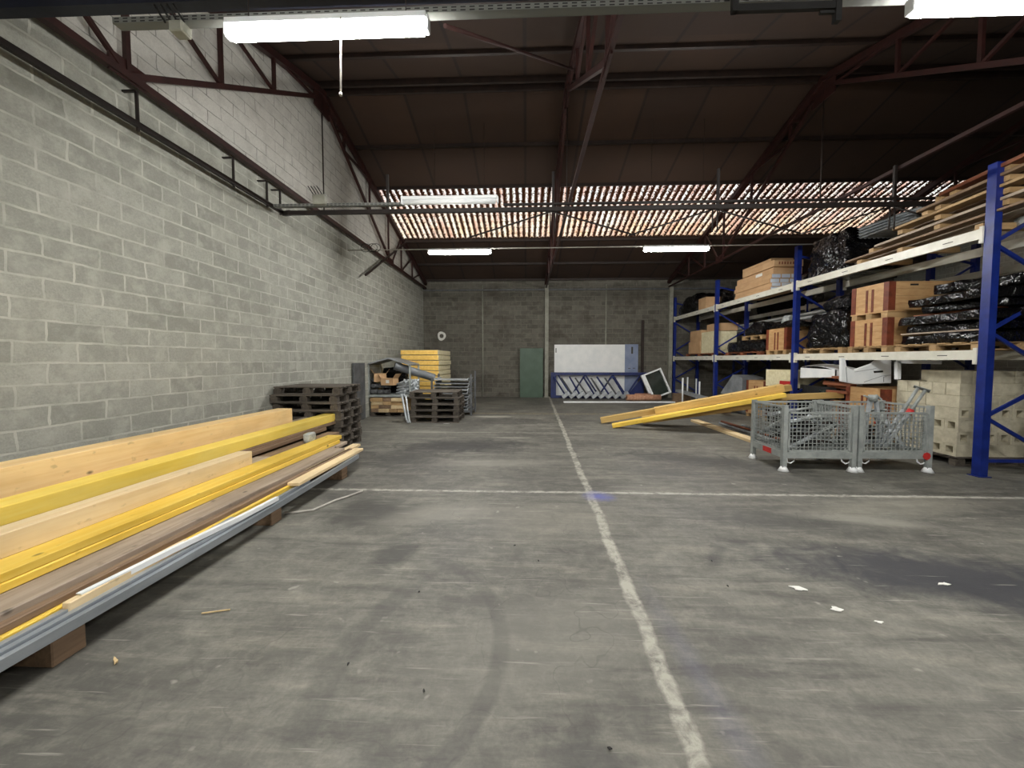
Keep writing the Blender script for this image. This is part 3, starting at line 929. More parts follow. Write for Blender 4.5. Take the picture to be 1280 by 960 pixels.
m.bar((-3.30, 9.95, 0.72), (-3.2, 9.95, 0.72), 0.05, 0.05)
m.build('galvanised_hoop', M['galv'], label='bent galvanised tube hoop leaning on the low grey pallet stack', cat='tube')

# ------------------------------------------------------------------ stillage with fittings, by the left wall at the back
pp = pallet('tan pallet on the floor under the cut timber blocks by the left wall', (-4.0, 11.4, 0), 0, None, 1.05, 0.95, 0.12, 'darkpallet', 'palletx')
kk = 0
for L in range(4):
    x = -4.50
    zz = 0.121 + L * 0.105
    while x < -3.58:
        wd = random.choice((0.24, 0.3, 0.36))
        wd = min(wd, -3.48 - x)
        yj = random.uniform(-0.05, 0.04)
        kk += 1
        MB().box(0, wd - 0.008, 0, 0.9, 0, 0.098).build('timber_block', M[('tan', 'tany', 'pine', 'brownwood')[(kk * 7 + L) % 4]], None, (x, 10.93 + yj, zz), 0, 0.006,
              'cut timber block in the %s layer of the block stack under the fittings stillage' % ('bottom', 'second', 'third', 'top')[L], 'timber block', 'timber blocks in the %s layer' % ('bottom', 'second', 'third', 'top')[L])
        x += wd
SZ = 0.545
t = thing('stillage', 'open steel stillage of pipe fittings standing on the cut timber blocks', 'stillage', (-3.95, 11.4, SZ))
m = MB()
for x in (-0.6, 0.0, 0.6):
    m.bar((x, -0.45, 0.05), (x, 0.45, 0.05), 0.06, 0.06)
for y in (-0.45, 0.45):
    m.bar((-0.6, y, 0.05), (0.6, y, 0.05), 0.06, 0.06)
m.box(-0.6, 0.6, -0.45, 0.45, 0.08, 0.09)
m.build('base_frame', M['galvgrey'], t)
for x, y in ((-0.6, -0.45), (0.6, -0.45), (-0.6, 0.45), (0.6, 0.45)):
    MB().bar((x, y, 0.0), (x, y, 0.95), 0.045, 0.045).build('post', M['galvgrey'], t)
G0 = SZ + 0.092
MB().prism([(-0.58, 0.0), (0.0, 0.16), (0.62, -0.02), (0.62, 0.015), (0.0, 0.2), (-0.58, 0.04)], -0.5, 0.5).build('cover_sheet', M['sheet'], None, (-3.95, 11.35, SZ + 0.955), 0, 0, 'grey folded cover sheet laid over the fittings stillage', 'sheet')
t = thing('grey_pipe', 'wide grey plastic pipe slung across the fittings stillage', 'pipe', (0, 0, 0))
a, b = Vector((-3.78, 10.92, 1.46)), Vector((-2.76, 11.42, 1.10))
MB().tube([a, b], 0.115, 16, False).build('pipe_wall', M['pipe'], t)
MB().tube([a + Vector((0.01, 0.01, -0.004)), b - Vector((0.01, 0.01, -0.004))], 0.105, 16).build('pipe_bore', M['hole'], t)


def open_box(label, loc, rz, w_, d_, h_, flap=0.18):
    t = thing('cardboard_box', label, 'box', loc, rz)
    th = 0.008
    m = MB()
    m.box(-w_ / 2, w_ / 2, -d_ / 2, d_ / 2, 0, th)
    m.box(-w_ / 2, w_ / 2, -d_ / 2, -d_ / 2 + th, th, h_).box(-w_ / 2, w_ / 2, d_ / 2 - th, d_ / 2, th, h_)
    m.box(-w_ / 2, -w_ / 2 + th, -d_ / 2 + th, d_ / 2 - th, th, h_).box(w_ / 2 - th, w_ / 2, -d_ / 2 + th, d_ / 2 - th, th, h_)
    m.build('box_body', M['carton'], t)
    for s in (-1, 1):
        f = MB().bar((s * w_ / 2, 0, h_), (s * (w_ / 2 + flap * 0.5), 0, h_ + flap * 0.7), d_, 0.006, (0, 0, 1))
        f.build('flap', M['carton'], t)
    return t


open_box('open cardboard box at the wall end of the fittings stillage', (-4.28, 11.12, G0 + 0.36), R(20), 0.34, 0.3, 0.24)
open_box('open cardboard box with a white label in the middle of the fittings stillage', (-3.95, 10.98, G0 + 0.27), R(-12), 0.38, 0.3, 0.2)
MB().box(-0.05, 0.05, -0.004, 0, 0, 0.09).build('label', M['paper'], bpy.data.objects['cardboard_box.001'], (0.02, -0.1505, 0.06))
for i in range(7):
    x, y, z = -4.42 + 0.19 * (i % 3), 10.97 + 0.05 * (i // 3), G0 + 0.005 + 0.16 * (i // 3) * 1.02
    if i == 6:
        z = G0 + 0.33
    t = thing('pipe_fitting', 'dark cast pipe fitting heaped under the cardboard boxes in the fittings stillage', 'pipe fitting', (x, y, z), 0, 'dark pipe fittings')
    MB().tube([(-0.08, 0, 0.075), (0.08, 0, 0.075)], 0.062, 10).tube([(0, 0, 0.075), (0, -0.08, 0.075)], 0.05, 10).build('body', M['darkgrey'], t)
    for s in (-1, 1):
        MB().tube([(s * 0.081, 0, 0.075), (s * 0.095, 0, 0.075)], 0.074, 10).build('flange', M['darkgrey'], t)
for i in range(28):
    x = -3.76 + 0.055 * (i % 7) + random.uniform(-.02, .02)
    z = G0 + 0.03 + 0.085 * (i // 7)
    y = 10.98 + 0.02 * (i % 2)
    MB().tube([(0, 0, 0), (0.28, 0.03, 0.10)], 0.026, 8).tube([(0.26, 0.03, 0.06), (0.29, 0.03, 0.15)], 0.035, 8).build('steel_coupler', M['galv'], None, (x, y, z), R(random.uniform(-25, 25)), 0,
        'small galvanised coupler heaped on the aisle side of the fittings stillage', 'coupler', 'galvanised couplers in the stillage')
MB().box(-0.02, 0.02, -0.35, 0.35, 0, 1.55).build('grey_board', M['darkgrey'], None, (-4.51, 10.2, 0), 0, 0.004, 'dark grey panel standing upright against the left wall behind the pallets', 'panel')

lump('dark_gap_filler', M['black'], 0.75, 0.34, 0.74, 81, 0.06, 0.3, 0.2, 8, loc=(-4.0, 11.62, G0), label='added black lump darkening the gap behind the boxes in the fittings stillage', cat='bag')  # added lump, closes the view to the wall and darkens the gap
# yellow panel stack at the back
for i in range(11):
    t = thing('insulation_panel', ('%s yellow edged panel of the tall stack behind the fittings stillage' % ('lowest', 'second from the bottom', 'third from the bottom', 'fourth from the bottom', 'fifth from the bottom', 'middle, sixth from the bottom', 'fifth from the top', 'fourth from the top', 'third from the top', 'second from the top', 'topmost')[i]),
              'panel', (-3.5 + random.uniform(-.015, .015), 13.55 + random.uniform(-.02, .02), 0.09 + i * 0.171), R(random.uniform(-.6, .6)), 'yellow panels stacked at the back')
    MB().box(-0.62, 0.62, -1.0, 1.0, 0, 0.155).build('core', M['cream'], t, bevel=0.015)
    MB().box(-0.615, 0.615, -1.012, -0.998, 0.006, 0.15).build('front_edge', M['yfibre'], t, bevel=0.004)
for y in (12.8, 14.3):
    MB().box(-4.1, -2.9, y - 0.05, y + 0.05, 0, 0.089).build('bearer', M['brownwood'], label='timber bearer under the yellow panel stack, %s end' % ('near' if y < 13 else 'far'), cat='bearer')

# grey metal panel stillage
t = thing('stillage', 'post stillage holding bent grey metal sheets behind the low grey pallet stack', 'stillage', (-2.2, 11.65, 0))
m = MB()
for x in (-0.55, 0.55):
    m.bar((x, -0.42, 0.12), (x, 0.42, 0.12), 0.06, 0.06)
for y in (-0.42, 0.42):
    m.bar((-0.55, y, 0.12), (0.55, y, 0.12), 0.06, 0.06)
m.build('base_frame', M['darkgrey'], t)
for x, y, h in ((-0.58, -0.45, 1.1), (0.58, -0.45, 1.22), (-0.58, 0.45, 1.2), (0.58, 0.45, 1.28)):
    MB().bar((x, y, 0), (x, y, h), 0.05, 0.05).build('post', M['darkgrey'], t)
z = 0.151
for i in range(10):
    m = MB()
    h = 0.03 + 0.012 * (i % 3)
    sg = 0.03 * math.sin(i)
    m.prism([(-0.52, 0.0), (0.50, 0.0), (0.52, h + 0.035), (0.50, h + 0.035), (0.47, 0.02), (-0.49, 0.02), (-0.50, h + 0.03), (-0.52, h + 0.03)], -0.40, 0.40)
    m.build('metal_sheet', M['sheet' if i % 3 else 'galv'], None, (-2.2 + random.uniform(-.03, .02), 11.65 + sg * 0.4, z), R(random.uniform(-2, 2)), 0,
            ('topmost bent grey metal sheet in the post stillage' if i == 9 else 'bent grey metal sheet in the post stillage behind the low pallet stack'), 'metal sheet', None if i == 9 else 'grey metal sheets in the post stillage')
    z += h + 0.036 + 0.02

# ------------------------------------------------------------------ along the back wall
MB().box(-0.5, 0.5, 0, 0.04, 0, 2.14).build('green_panel', M['green'], None, (0.22, BY - 0.25, 0), 0, 0.004, 'dark green door-sized panel standing against the back wall', 'panel')
t = thing('white_board', 'large white board standing against the back wall behind the blue rack frame', 'board', (1.22, BY - 0.10, 0))
MB().box(0, 3.05, 0, 0.03, 0, 2.30).build('white_face', M['white_panel'], t, bevel=0.003)
MB().box(3.05, 3.62, 0.005, 0.03, 0, 2.31).build('blue_end', M['bluegrey'], t, bevel=0.003)
m = MB()
m.box(0.05, 0.09, -0.002, 0, 1.95, 2.15).box(3.32, 3.40, 0.003, 0.005, 1.9, 2.2).box(3.2, 3.3, 0.003, 0.005, 1.25, 1.28).box(3.4, 3.5, 0.003, 0.005, 1.26, 1.29)
m.build('scuff_mark', M['slot'], t)
# rack upright frame lying on its side
t = thing('rack_frame', 'blue rack upright frame lying on its long side in front of the white board', 'rack frame', (1.05, BY - 0.42, 0))
FL = 4.1
MB().box(0, FL, -0.06, 0.06, 0.98, 1.10).build('post', M['bluedark'], t, bevel=0.004)
MB().box(0, FL, -0.06, 0.06, 0, 0.11).build('post', M['bluedark'], t, bevel=0.004)
MB().box(0.0, 0.22, -0.05, 0.05, 0.11, 0.98).build('end_plate', M['bluedark'], t)
MB().prism([(3.25, 0.11), (3.95, 0.11), (3.95, 0.95)], -0.02, 0.02).build('end_plate', M['bluedark'], t)
n = 6
for i in range(n):
    x0, x1 = 0.3 + i * (FL - 0.6) / n, 0.3 + (i + 1) * (FL - 0.6) / n
    z0, z1 = (1.0, 0.1) if i % 2 == 0 else (0.1, 1.0)
    MB().bar((x0, 0, z0), (x1, 0, z1), 0.05, 0.06).build('brace', M['bluedark'], t)
for i in range(9):
    x = 1.62 + 0.305 * i
    t = thing('metal_trestle', '%s folded steel trestle from the green panel, leaning on the lying blue rack frame' % ('first', 'second', 'third', 'fourth', 'fifth', 'sixth', 'seventh', 'eighth', 'ninth')[i],
              'trestle', (x, BY - 0.86, 0), 0, 'folded steel trestles')
    rm = Matrix.Rotation(R(-38), 4, 'Y')
    MB().box(-0.04, 0.30, -0.12, -0.09, 0.05, 0.19, rm).box(-0.04, 0.30, 0.09, 0.12, 0.05, 0.19, rm).box(-0.04, 0.30, -0.09, 0.09, 0.05, 0.075, rm).box(0.27, 0.30, -0.09, 0.09, 0.075, 0.19, rm).build('foot', M['galv'], t)
    for dy in (-0.07, 0.07):
        MB().bar((0.02, dy, 0.15), (-0.46 + 0.03 * (i % 3), 0.30 + dy, 0.92 - 0.05 * (i % 2)), 0.035, 0.045).build('leg', M['darkgrey' if i % 2 else 'bluedark'], t)
    m = MB()
    for q in range(3):
        f = 0.3 + 0.25 * q
        m.bar((0.02 - 0.48 * f, -0.07 + 0.30 * f, 0.15 + 0.75 * f), (0.02 - 0.48 * f + 0.02, 0.07 + 0.30 * f, 0.15 + 0.75 * f), 0.02, 0.02)
    m.build('rung', M['galvgrey'], t)
t = thing('rolled_carpet', 'brown rolled carpet on the floor before the blue rack frame', 'carpet roll', (4.02, 15.55, 0))
MB().tube([(0, 0, 0.13), (1.35, 0.05, 0.12)], 0.125, 12).build('roll', M['rubble'], t)
MB().tube([(-0.004, 0, 0.13), (0.02, 0, 0.13)], 0.06, 10).build('core', M['hole'], t)
MB().tube([(4.35, 15.56, 0.272), (5.0, 15.60, 0.272)], 0.02, 8).build('copper_pipe', M['rubble'], label='thin brown tube lying on the rolled carpet', cat='tube')
t = thing('window_frame', 'white framed window tilted sideways at the end of the blue rack frame', 'window', (5.55, 15.9, 0.03))
rm = Matrix.Rotation(R(-22), 4, 'Y') @ Matrix.Rotation(R(-8), 4, 'X')
m = MB()
W2, HH = 0.38, 1.08
m.box(-W2, -W2 + 0.06, -0.08, 0.08, 0, HH, rm).box(W2 - 0.06, W2, -0.08, 0.08, 0, HH, rm).box(-W2 - 0.09, -W2 - 0.001, -0.05, 0.08, 0, HH, rm)
m.box(-W2 + 0.06, W2 - 0.06, -0.08, 0.08, 0, 0.06, rm).box(-W2 + 0.06, W2 - 0.06, -0.08, 0.08, HH - 0.06, HH, rm)
m.build('frame', M['white_metal'], t)
MB().box(-W2 + 0.06, W2 - 0.06, 0.03, 0.04, 0.06, HH - 0.06, rm).build('pane', M['glass'], t)
t.location.z = 0.17
MB().box(0, 4.25, -0.07, 0.07, 0, 0.05).build('white_strip', M['white_metal'], None, (1.42, 14.72, 0), R(2.2), 0.004, 'long white profile lying on the floor in front of the trestles', 'profile')

# ------------------------------------------------------------------ pallet racks
RX0, RD = 6.30, 1.10
RYS = [5.58, 9.38, 13.2, 16.85]
LV = [1.63, 3.31]


def rack(label, X0, ys, depth=RD, slots=True):
    t = thing('pallet_rack', label, 'pallet rack', (X0, 0, 0))
    for y in ys:
        f = bpy.data.objects.new('upright_frame', None)
        col.objects.link(f)
        f.parent = t
        f.location = (0, y, 0)
        for x in (0.06, depth - 0.06):
            m = MB()
            m.box(x - 0.05, x + 0.05, -0.055, -0.05, 0, 4.29).box(x - 0.05, x - 0.045, -0.05, 0.055, 0, 4.29).box(x + 0.045, x + 0.05, -0.05, 0.055, 0, 4.29)
            m.box(x - 0.045, x - 0.02, 0.05, 0.055, 0, 4.29).box(x + 0.02, x + 0.045, 0.05, 0.055, 0, 4.29).box(x - 0.04, x + 0.04, -0.045, 0.045, 4.25, 4.28)
            m.build('post', M['blue'], f)
            MB().box(x - 0.08, x + 0.08, -0.08, 0.08, 0, 0.01).build('foot_plate', M['blue'], f)
        xa, xb = 0.11, depth - 0.11
        for z0, z1 in ((0.22, 0.22), (0.85, 1.35), (0.82, 0.30), (2.0, 1.45), (2.05, 2.6), (3.2, 2.65), (3.25, 3.8), (4.05, 3.85)):
            MB().bar((xa, 0, z0), (xb, 0, z1), 0.03, 0.045).build('brace', M['blue'], f)
    for a, b in zip(ys, ys[1:]):
        for z in LV:
            for x in (-0.005, depth - 0.045):
                m = MB()
                m.box(x, x + 0.05, a + 0.06, b - 0.06, z, z + 0.14)
                m.box(x - 0.004, x + 0.054, a + 0.057, a + 0.10, z - 0.06, z + 0.17).box(x - 0.004, x + 0.054, b - 0.10, b - 0.057, z - 0.06, z + 0.17)
                o = m.build('beam', M['beam'], t)
                if slots and x < 0.5:
                    s_ = MB()
                    for k in range(4):
                        yy = a + 0.5 + k * (b - a - 1.0) / 3
                        s_.box(x - 0.0015, x, yy - 0.07, yy + 0.07, z + 0.06, z + 0.072)
                    s_.build('slot_pattern', M['slot'], o)
    return t


rack('blue pallet rack with pale beams facing the open floor', RX0, RYS)
rack('blue pallet rack with pale beams standing further back behind the loaded one', 9.3, RYS, RD, False)
L1, L2 = 1.771, 3.451


def crate(label, X0, X1, Y0, Y1, z, h, group=None, feet=True):
    cx, cy = (X0 + X1) / 2, (Y0 + Y1) / 2
    w_, d_ = (X1 - X0) / 2, (Y1 - Y0) / 2
    t = thing('wooden_crate', label, 'crate', (cx, cy, z), 0, group)
    f = 0.12 if feet else 0.0
    if feet:
        for y in (-d_ + 0.07, 0, d_ - 0.07):
            MB().box(-w_, w_, y - 0.06, y + 0.06, 0, 0.095).build('skid', M['tan'], t)
        MB().box(-w_ - 0.01, w_ + 0.01, -d_ - 0.01, d_ + 0.01, 0.096, f - 0.001).build('base_board', M['crate'], t)
    n = 4
    ph = (h - f) / n
    for nm, bx in (('side_panel', (-w_, -w_ + 0.02, -d_, d_)), ('side_panel', (w_ - 0.02, w_, -d_, d_)), ('side_panel', (-w_ + 0.021, w_ - 0.021, -d_, -d_ + 0.02)), ('side_panel', (-w_ + 0.021, w_ - 0.021, d_ - 0.02, d_))):
        m = MB()
        for k in range(n):
            m.box(*bx, f + k * ph + 0.003, f + (k + 1) * ph)
        m.build(nm, M['crate'], t)
    MB().box(-w_ + 0.022, w_ - 0.022, -d_ + 0.022, d_ - 0.022, h - 0.03, h - 0.012).build('lid', M['crate'], t)
    for sx in (-1, 1):
        for sy in (-1, 1):
            m = MB()
            m.box(min(sx * w_, sx * (w_ + 0.006)), max(sx * w_, sx * (w_ + 0.006)), sy * d_ - 0.05 - sy * 0.045, sy * d_ + 0.05 - sy * 0.045, f, h)
            m.box(sx * w_ - 0.06 - sx * 0.055, sx * w_ + 0.06 - sx * 0.055, min(sy * d_, sy * (d_ + 0.006)), max(sy * d_, sy * (d_ + 0.006)), f, h)
            m.build('corner_band', M['crateb'], t)
    for y in (-0.07, 0.05):
        MB().box(-w_ - 0.008, -w_ - 0.001, y - 0.022, y + 0.022, f, h * 0.86).build('strap', M['crateb'], t)
    m = MB()
    for x in (-w_ * 0.4, w_ * 0.45):
        m.box(x - 0.07, x + 0.07, -d_ - 0.002, -d_, h - 0.075, h - 0.045)
    m.build('hand_slot', M['hole'], t)
    return t


# level on the lower beams, from the near upright back
pallet('tan pallet under the lower banded crate on the lower rack level', (7.15, 7.52, L1), 0, None, 1.5, 0.84, 0.12, 'tany', 'tan')
crate('lower of two stacked banded crates on the lower rack level beside the wrapped black sheets', 6.42, 7.86, 7.13, 7.90, L1 + 0.121, 0.50, 'banded wooden crates', False)
crate('upper of two stacked banded crates on the lower rack level, right under the top beam', 6.42, 7.86, 7.13, 7.90, L1 + 0.622, 0.63, 'banded wooden crates')
crate('single banded crate on the lower rack level between black bundles', 6.42, 7.35, 9.78, 10.58, L1, 0.66, 'banded wooden crates')
pallet('pallet under the flat black wrapped sheets beside the near blue upright', (6.95, 6.28, L1), 0, None, 1.2, 1.25, 0.12, 'tany', 'tan')
z = L1 + 0.121
for i, (h, w_, d_, dx, dy, a) in enumerate(((0.15, 1.15, 1.25, 0, 0, 0), (0.12, 1.1, 1.1, 0.04, 0.05, 4), (0.14, 1.2, 1.3, -0.03, -0.03, -3), (0.11, 1.05, 1.05, 0.06, -0.1, 6), (0.13, 1.15, 1.2, -0.01, -0.06, -5), (0.15, 1.0, 1.0, 0.12, -0.16, 8))):
    lump('wrapped_sheets', M['black'], w_, d_, h, 120 + i, 0.045, 0.04, n=12, loc=(7.0 + dx, 6.25 + dy, z), rz=R(a), label='%s flat black wrapped bundle on the pallet beside the near blue upright' % ('lowest', 'second', 'third', 'fourth', 'fifth', 'topmost')[i], cat='wrapped bundle', group='flat black wrapped bundles')
    z += h + 0.012
    if i in (0, 2, 4):
        board('packing_board', 'thin %s board between the flat black bundles beside the near upright' % {0: 'lower grey', 2: 'reddish', 4: 'upper grey'}[i], 'board', M[{0: 'weathered', 2: 'redwood', 4: 'weathered'}[i]], (6.52 + 0.1 * i, 5.72, z), (6.46 + 0.1 * i, 6.85, z), 0.14, 0.022, None, 0)
        z += 0.026
lump('wrapped_bundle', M['black'], 1.05, 1.15, 0.78, 31, 0.12, 0.2, 0.15, 12, loc=(6.95, 8.62, L1 + 0.121), label='bulky black wrapped bundle on the lower rack level beside the stacked crates', cat='wrapped bundle')
pallet('pallet under the bulky black bundle on the lower rack level', (6.95, 8.62, L1), 0, None, 1.1, 1.1, 0.12, 'tany', 'tan')
lump('wrapped_bundle', M['black'], 0.9, 0.8, 0.32, 32, 0.10, 0.3, 0.3, 10, loc=(7.15, 8.55, L1 + 0.95), label='loose black plastic heap on top of the bulky black bundle', cat='plastic heap')
lump('wrapped_bundle', M['black'], 1.0, 1.9, 0.32, 33, 0.08, 0.2, n=12, loc=(6.95, 11.75, L1 + 0.10), label='long low black wrapped bundle between two blue uprights on the lower rack level', cat='wrapped bundle')
pallet('reddish pallet under the long low black bundle', (6.95, 11.75, L1), 0, None, 1.1, 1.8, 0.10, 'redwood', 'redwood')
pallet('tan pallet carrying a black bag on top of the long low black bundle', (6.95, 11.35, L1 + 0.44), R(4), None, 1.0, 0.9, 0.12, 'tany', 'tan')
lump('plastic_bag', M['black'], 0.9, 0.75, 0.36, 34, 0.12, 0.4, 0.3, 10, loc=(6.95, 11.35, L1 + 0.561), label='crumpled black bag on the tan pallet above the long low bundle', cat='bag')
lump('wrapped_bundle', M['black'], 0.9, 1.3, 0.17, 35, 0.08, 0.2, 0.1, 10, loc=(6.95, 10.05, L1 + 0.662), label='flat black plastic heap lying on the single banded crate', cat='plastic heap')
lump('grey_wrap', M['film'], 0.3, 0.3, 0.22, 36, 0.06, 0.4, 0.2, 6, loc=(6.8, 10.25, L1 + 0.80), label='crumpled clear film on top of the flat black heap over the banded crate', cat='plastic film')


def carton(label, x0, x1, y0, y1, z0, z1, group=None, end=None, mat='carton', rz=0.0):
    t = thing('carton', label, 'carton', ((x0 + x1) / 2, (y0 + y1) / 2, z0), rz, group)
    w_, d_, h_ = (x1 - x0) / 2, (y1 - y0) / 2, z1 - z0
    MB().box(-w_, w_, -d_, d_, 0, h_).build('box_body', M[mat], t, bevel=0.006)
    MB().box(-w_ - 0.001, w_ + 0.001, -0.02, 0.02, h_ - 0.0005, h_ + 0.001).build('tape', M['tany'], t)
    if end:
        for k in range(3):
            a = -w_ + k * (2 * w_) / 3 + 0.015
            MB().box(a, a + 2 * w_ / 3 - 0.03, -d_ - 0.003, -d_, 0.008, h_ - 0.008).build('end_label', M[end], t)
    return t


CG = 'cartons on the lower rack level by the back wall'
carton('large tan carton on the lower rack level next to the back wall upright', 6.45, 7.2, 14.6, 15.6, L1 + 0.102, L1 + 0.56, CG)
carton('tan carton stacked on the large one by the back wall upright', 6.5, 7.2, 14.65, 15.6, L1 + 0.562, L1 + 0.98, CG)
carton('pale carton nearer the floor aisle beside the large tan carton', 6.45, 7.2, 13.5, 14.5, L1 + 0.102, L1 + 0.86, CG, None, 'cream')
carton('brown carton lying across the pale carton on the lower rack level', 6.5, 7.2, 13.45, 14.2, L1 + 0.862, L1 + 1.12, CG)
pallet('reddish pallet under the cartons on the lower rack level by the back wall', (6.87, 14.55, L1), 0, None, 1.0, 2.2, 0.10, 'redwood', 'redwood')
# top beams: flat cartons
z = L2
sizes = [(0.10, 0, 0, 1), (0.10, 0.01, -.02, 1), (0.11, -0.01, 0.01, 1), (0.11, 0.0, -0.03, 1), (0.17, 0.05, -0.02, 0), (0.17, 0.0, -0.06, 0), (0.07, 0.0, -0.2, 0)]
CL = ['lowest', 'second', 'third', 'fourth', 'fifth', 'sixth', 'topmost']
for i, (h, dx, dy, e) in enumerate(sizes):
    y0, y1, x1 = 10.42 + dy, 12.15 + dy, 7.12
    if i >= 5:
        y0, y1 = 10.3, 11.75
    if i == 6:
        y0, x1 = 10.42, 6.95
    t = carton('%s flat brown carton of the stack on the top rack beam' % CL[i], 6.38 + dx, x1 + dx, y0, y1, z, z + h, 'flat cartons on the top rack beam', 'cartonend' if e else None)
    if i == 5:
        m = MB()
        for k in range(7):
            m.box(-0.25 + k * 0.07, -0.21 + k * 0.07, -0.7262, -0.7252, 0.05, 0.12)
        m.build('red_print', M['redwood'], t)
    if i == 4:
        MB().box(-0.3735, -0.3725, -0.4, -0.1, 0.05, 0.13).build('paper_label', M['paper'], t)
    z += h + 0.001
carton('small carton beside black bags on the top rack beam by the back wall', 6.45, 6.95, 14.2, 14.8, L2, L2 + 0.45)
lump('wrapped_bundle', M['black'], 1.0, 1.5, 0.75, 41, 0.14, 0.35, 0.25, 10, loc=(6.9, 15.7, L2), label='black wrapped heap on the top rack beam nearest the back wall', cat='wrapped bundle')
lump('wrapped_bundle', M['black'], 0.45, 0.7, 0.72, 42, 0.08, 0.35, 0.1, 8, loc=(7.15, 14.4, L2), label='upright black bag behind the small carton on the top rack beam', cat='bag')
lump('wrapped_bundle', M['black'], 1.0, 1.1, 0.86, 43, 0.08, 0.15, 0.12, 12, loc=(6.92, 8.62, L2), label='tall black wrapped block on the top rack beam beside the long boards', cat='wrapped bundle')
lump('wrapped_bundle', M['black'], 0.4, 0.5, 0.2, 47, 0.07, 0.3, 0.1, 7, loc=(6.75, 9.55, L2), label='small black plastic scrap on the top rack beam behind the blue upright', cat='plastic heap')
# top beams: long boards with spacers
WG = 'long boards piled on the top rack beams'
zb = L2
for i, y in enumerate((5.75, 6.9, 7.7)):
    MB().box(6.36, 7.3, y - 0.05, y + 0.05, zb, zb + 0.09).build('spacer', M['tan'], label='%s timber spacer under the long boards on the top rack beam' % ('near', 'middle', 'far')[i], cat='spacer', group='spacers under the long boards')
lay = [(0.091, 7.95, 'weathered', 0.035), (0.24, 7.4, 'weathered', 0.04), (0.41, 7.0, 'tany', 0.04), (0.56, 6.6, 'brownwood', 0.04), (0.70, 6.3, 'redwood', 0.05)]
for L, (dz, ye, mt, th) in enumerate(lay):
    for k in range(4):
        x = 6.44 + k * 0.25
        board('long_board', '%s board from the aisle in the %s layer of the top beam board pile' % (('first', 'second', 'third', 'fourth')[k], ('lowest', 'second', 'third', 'fourth', 'uppermost')[L]), 'board',
              M[mt if (k + L) % 3 else 'brownwood'], (x + 0.012 * (L % 3), 4.9 + 0.1 * ((k * 3 + L) % 4), zb + dz + 0.11), (x - 0.02 + 0.03 * ((k + 2 * L) % 3 - 1), ye + (0.0, 0.22, -0.12, 0.3)[k], zb + dz), (0.2, 0.17, 0.21, 0.16)[(k + L) % 4], th, WG)
    if L < 4:
        for y in (5.5, 6.35, ye - 0.45):
            MB().box(6.40, 7.25, y - 0.045, y + 0.045, 0, 0.072).build('spacer', M['tan'], None, (0, 0, zb + dz + th + 0.035 + 0.11 * max(0, (ye - y) / (ye - 5.0))), 0, 0, 'timber spacer between layers of the board pile on the top rack beam', 'spacer', 'spacers between board layers')
for i in range(4):
    m = MB()
    n = 40
    vs = []
    for k in range(n + 1):
        x = -0.42 + 0.84 * k / n
        zz = 0.018 * math.sin(k * PI / 2.0 + 0.4)
        for y in (-0.55, 0.55):
            vs += [(x, y, zz), (x, y, zz + 0.006)]
    fs = []
    for k in range(n):
        a, b = 4 * k, 4 * k + 4
        fs += [(a, b, b + 2, a + 2), (a + 1, a + 3, b + 3, b + 1), (a, a + 1, b + 1, b), (a + 2, b + 2, b + 3, a + 3)]
    m.add(vs, fs, True)
    m.build('corrugated_sheet', M['galv'], None, (6.85, 7.3, 4.0 + 0.05 * i), R(1.5 * i), 0, '%s galvanised corrugated sheet of the bundle on the long boards' % ('lowest', 'second', 'third', 'topmost')[i], 'corrugated sheet', 'corrugated sheets on the board pile')
lump('plastic_film', M['film'], 0.8, 0.9, 0.16, 51, 0.06, 0.2, 0, 8, loc=(7.2, 5.3, L2), label='crumpled clear film on the top rack beam at the near blue upright', cat='plastic film')

# ground level: concrete blocks
pallet('pallet under the pale concrete blocks beside the near blue upright', (7.12, 6.62, 0), 0, None, 1.05, 1.05, 0.14, 'darkpallet', 'palletx')


def block_mesh(recess):
    m = MB()
    w_, l_, h_ = 0.0965, 0.247, 0.187
    if not recess:
        m.box(-w_, w_, -l_, l_, 0, h_)
    else:
        e = 0.15
        m.box(-w_, w_, -l_ + e, l_ - e, 0, h_)
        for s in (-1, 1):
            a, b = sorted((s * l_, s * (l_ - e)))
            m.box(-w_, w_, a, b, 0, 0.045).box(-w_, -w_ + 0.045, a, b, 0.045, h_).box(w_ - 0.045, w_, a, b, 0.045, h_)
            m.box(-w_ + 0.045, w_ - 0.045, a, b, h_ - 0.035, h_)
    return m


solid = block_mesh(False).build('concrete_block', M['cblock'], None, (0, 0, 0), 0, 0.005)
hollow = block_mesh(True).build('concrete_block', M['cblock'], None, (0, 0, 0))
first = {'s': solid, 'h': hollow}
seen = {'s': False, 'h': False}
CN = ['bottom', 'second', 'third', 'fourth', 'fifth', 'sixth', 'top']
BX, BYY = 6.62, 6.12
for L in range(7):
    lenx = L in (0, 2, 5)
    for i in range(2):
        for j in range(5):
            kx = 'h' if L < 4 else 's'
            if lenx:
                loc, rz = (BX + 0.25 + 0.5 * i, BYY + 0.1 + 0.2 * j), PI / 2
            else:
                loc, rz = (BX + 0.1 + 0.2 * j, BYY + 0.25 + 0.5 * i), 0
            if L == 6 and i == 1 and j < 2:
                continue
            o = first[kx] if not seen[kx] else first[kx].copy()
            if seen[kx]:
                col.objects.link(o)
            seen[kx] = True
            o.location = (loc[0] + random.uniform(-.006, .006), loc[1] + random.uniform(-.006, .006), 0.1405 + 0.1885 * L)
            o.rotation_euler = (0, 0, rz + R(random.uniform(-.6, .6)))
            tag(o, 'pale concrete block in the %s course of the block stack beside the near blue upright' % CN[L], 'concrete block', 'concrete blocks, %s course' % CN[L])

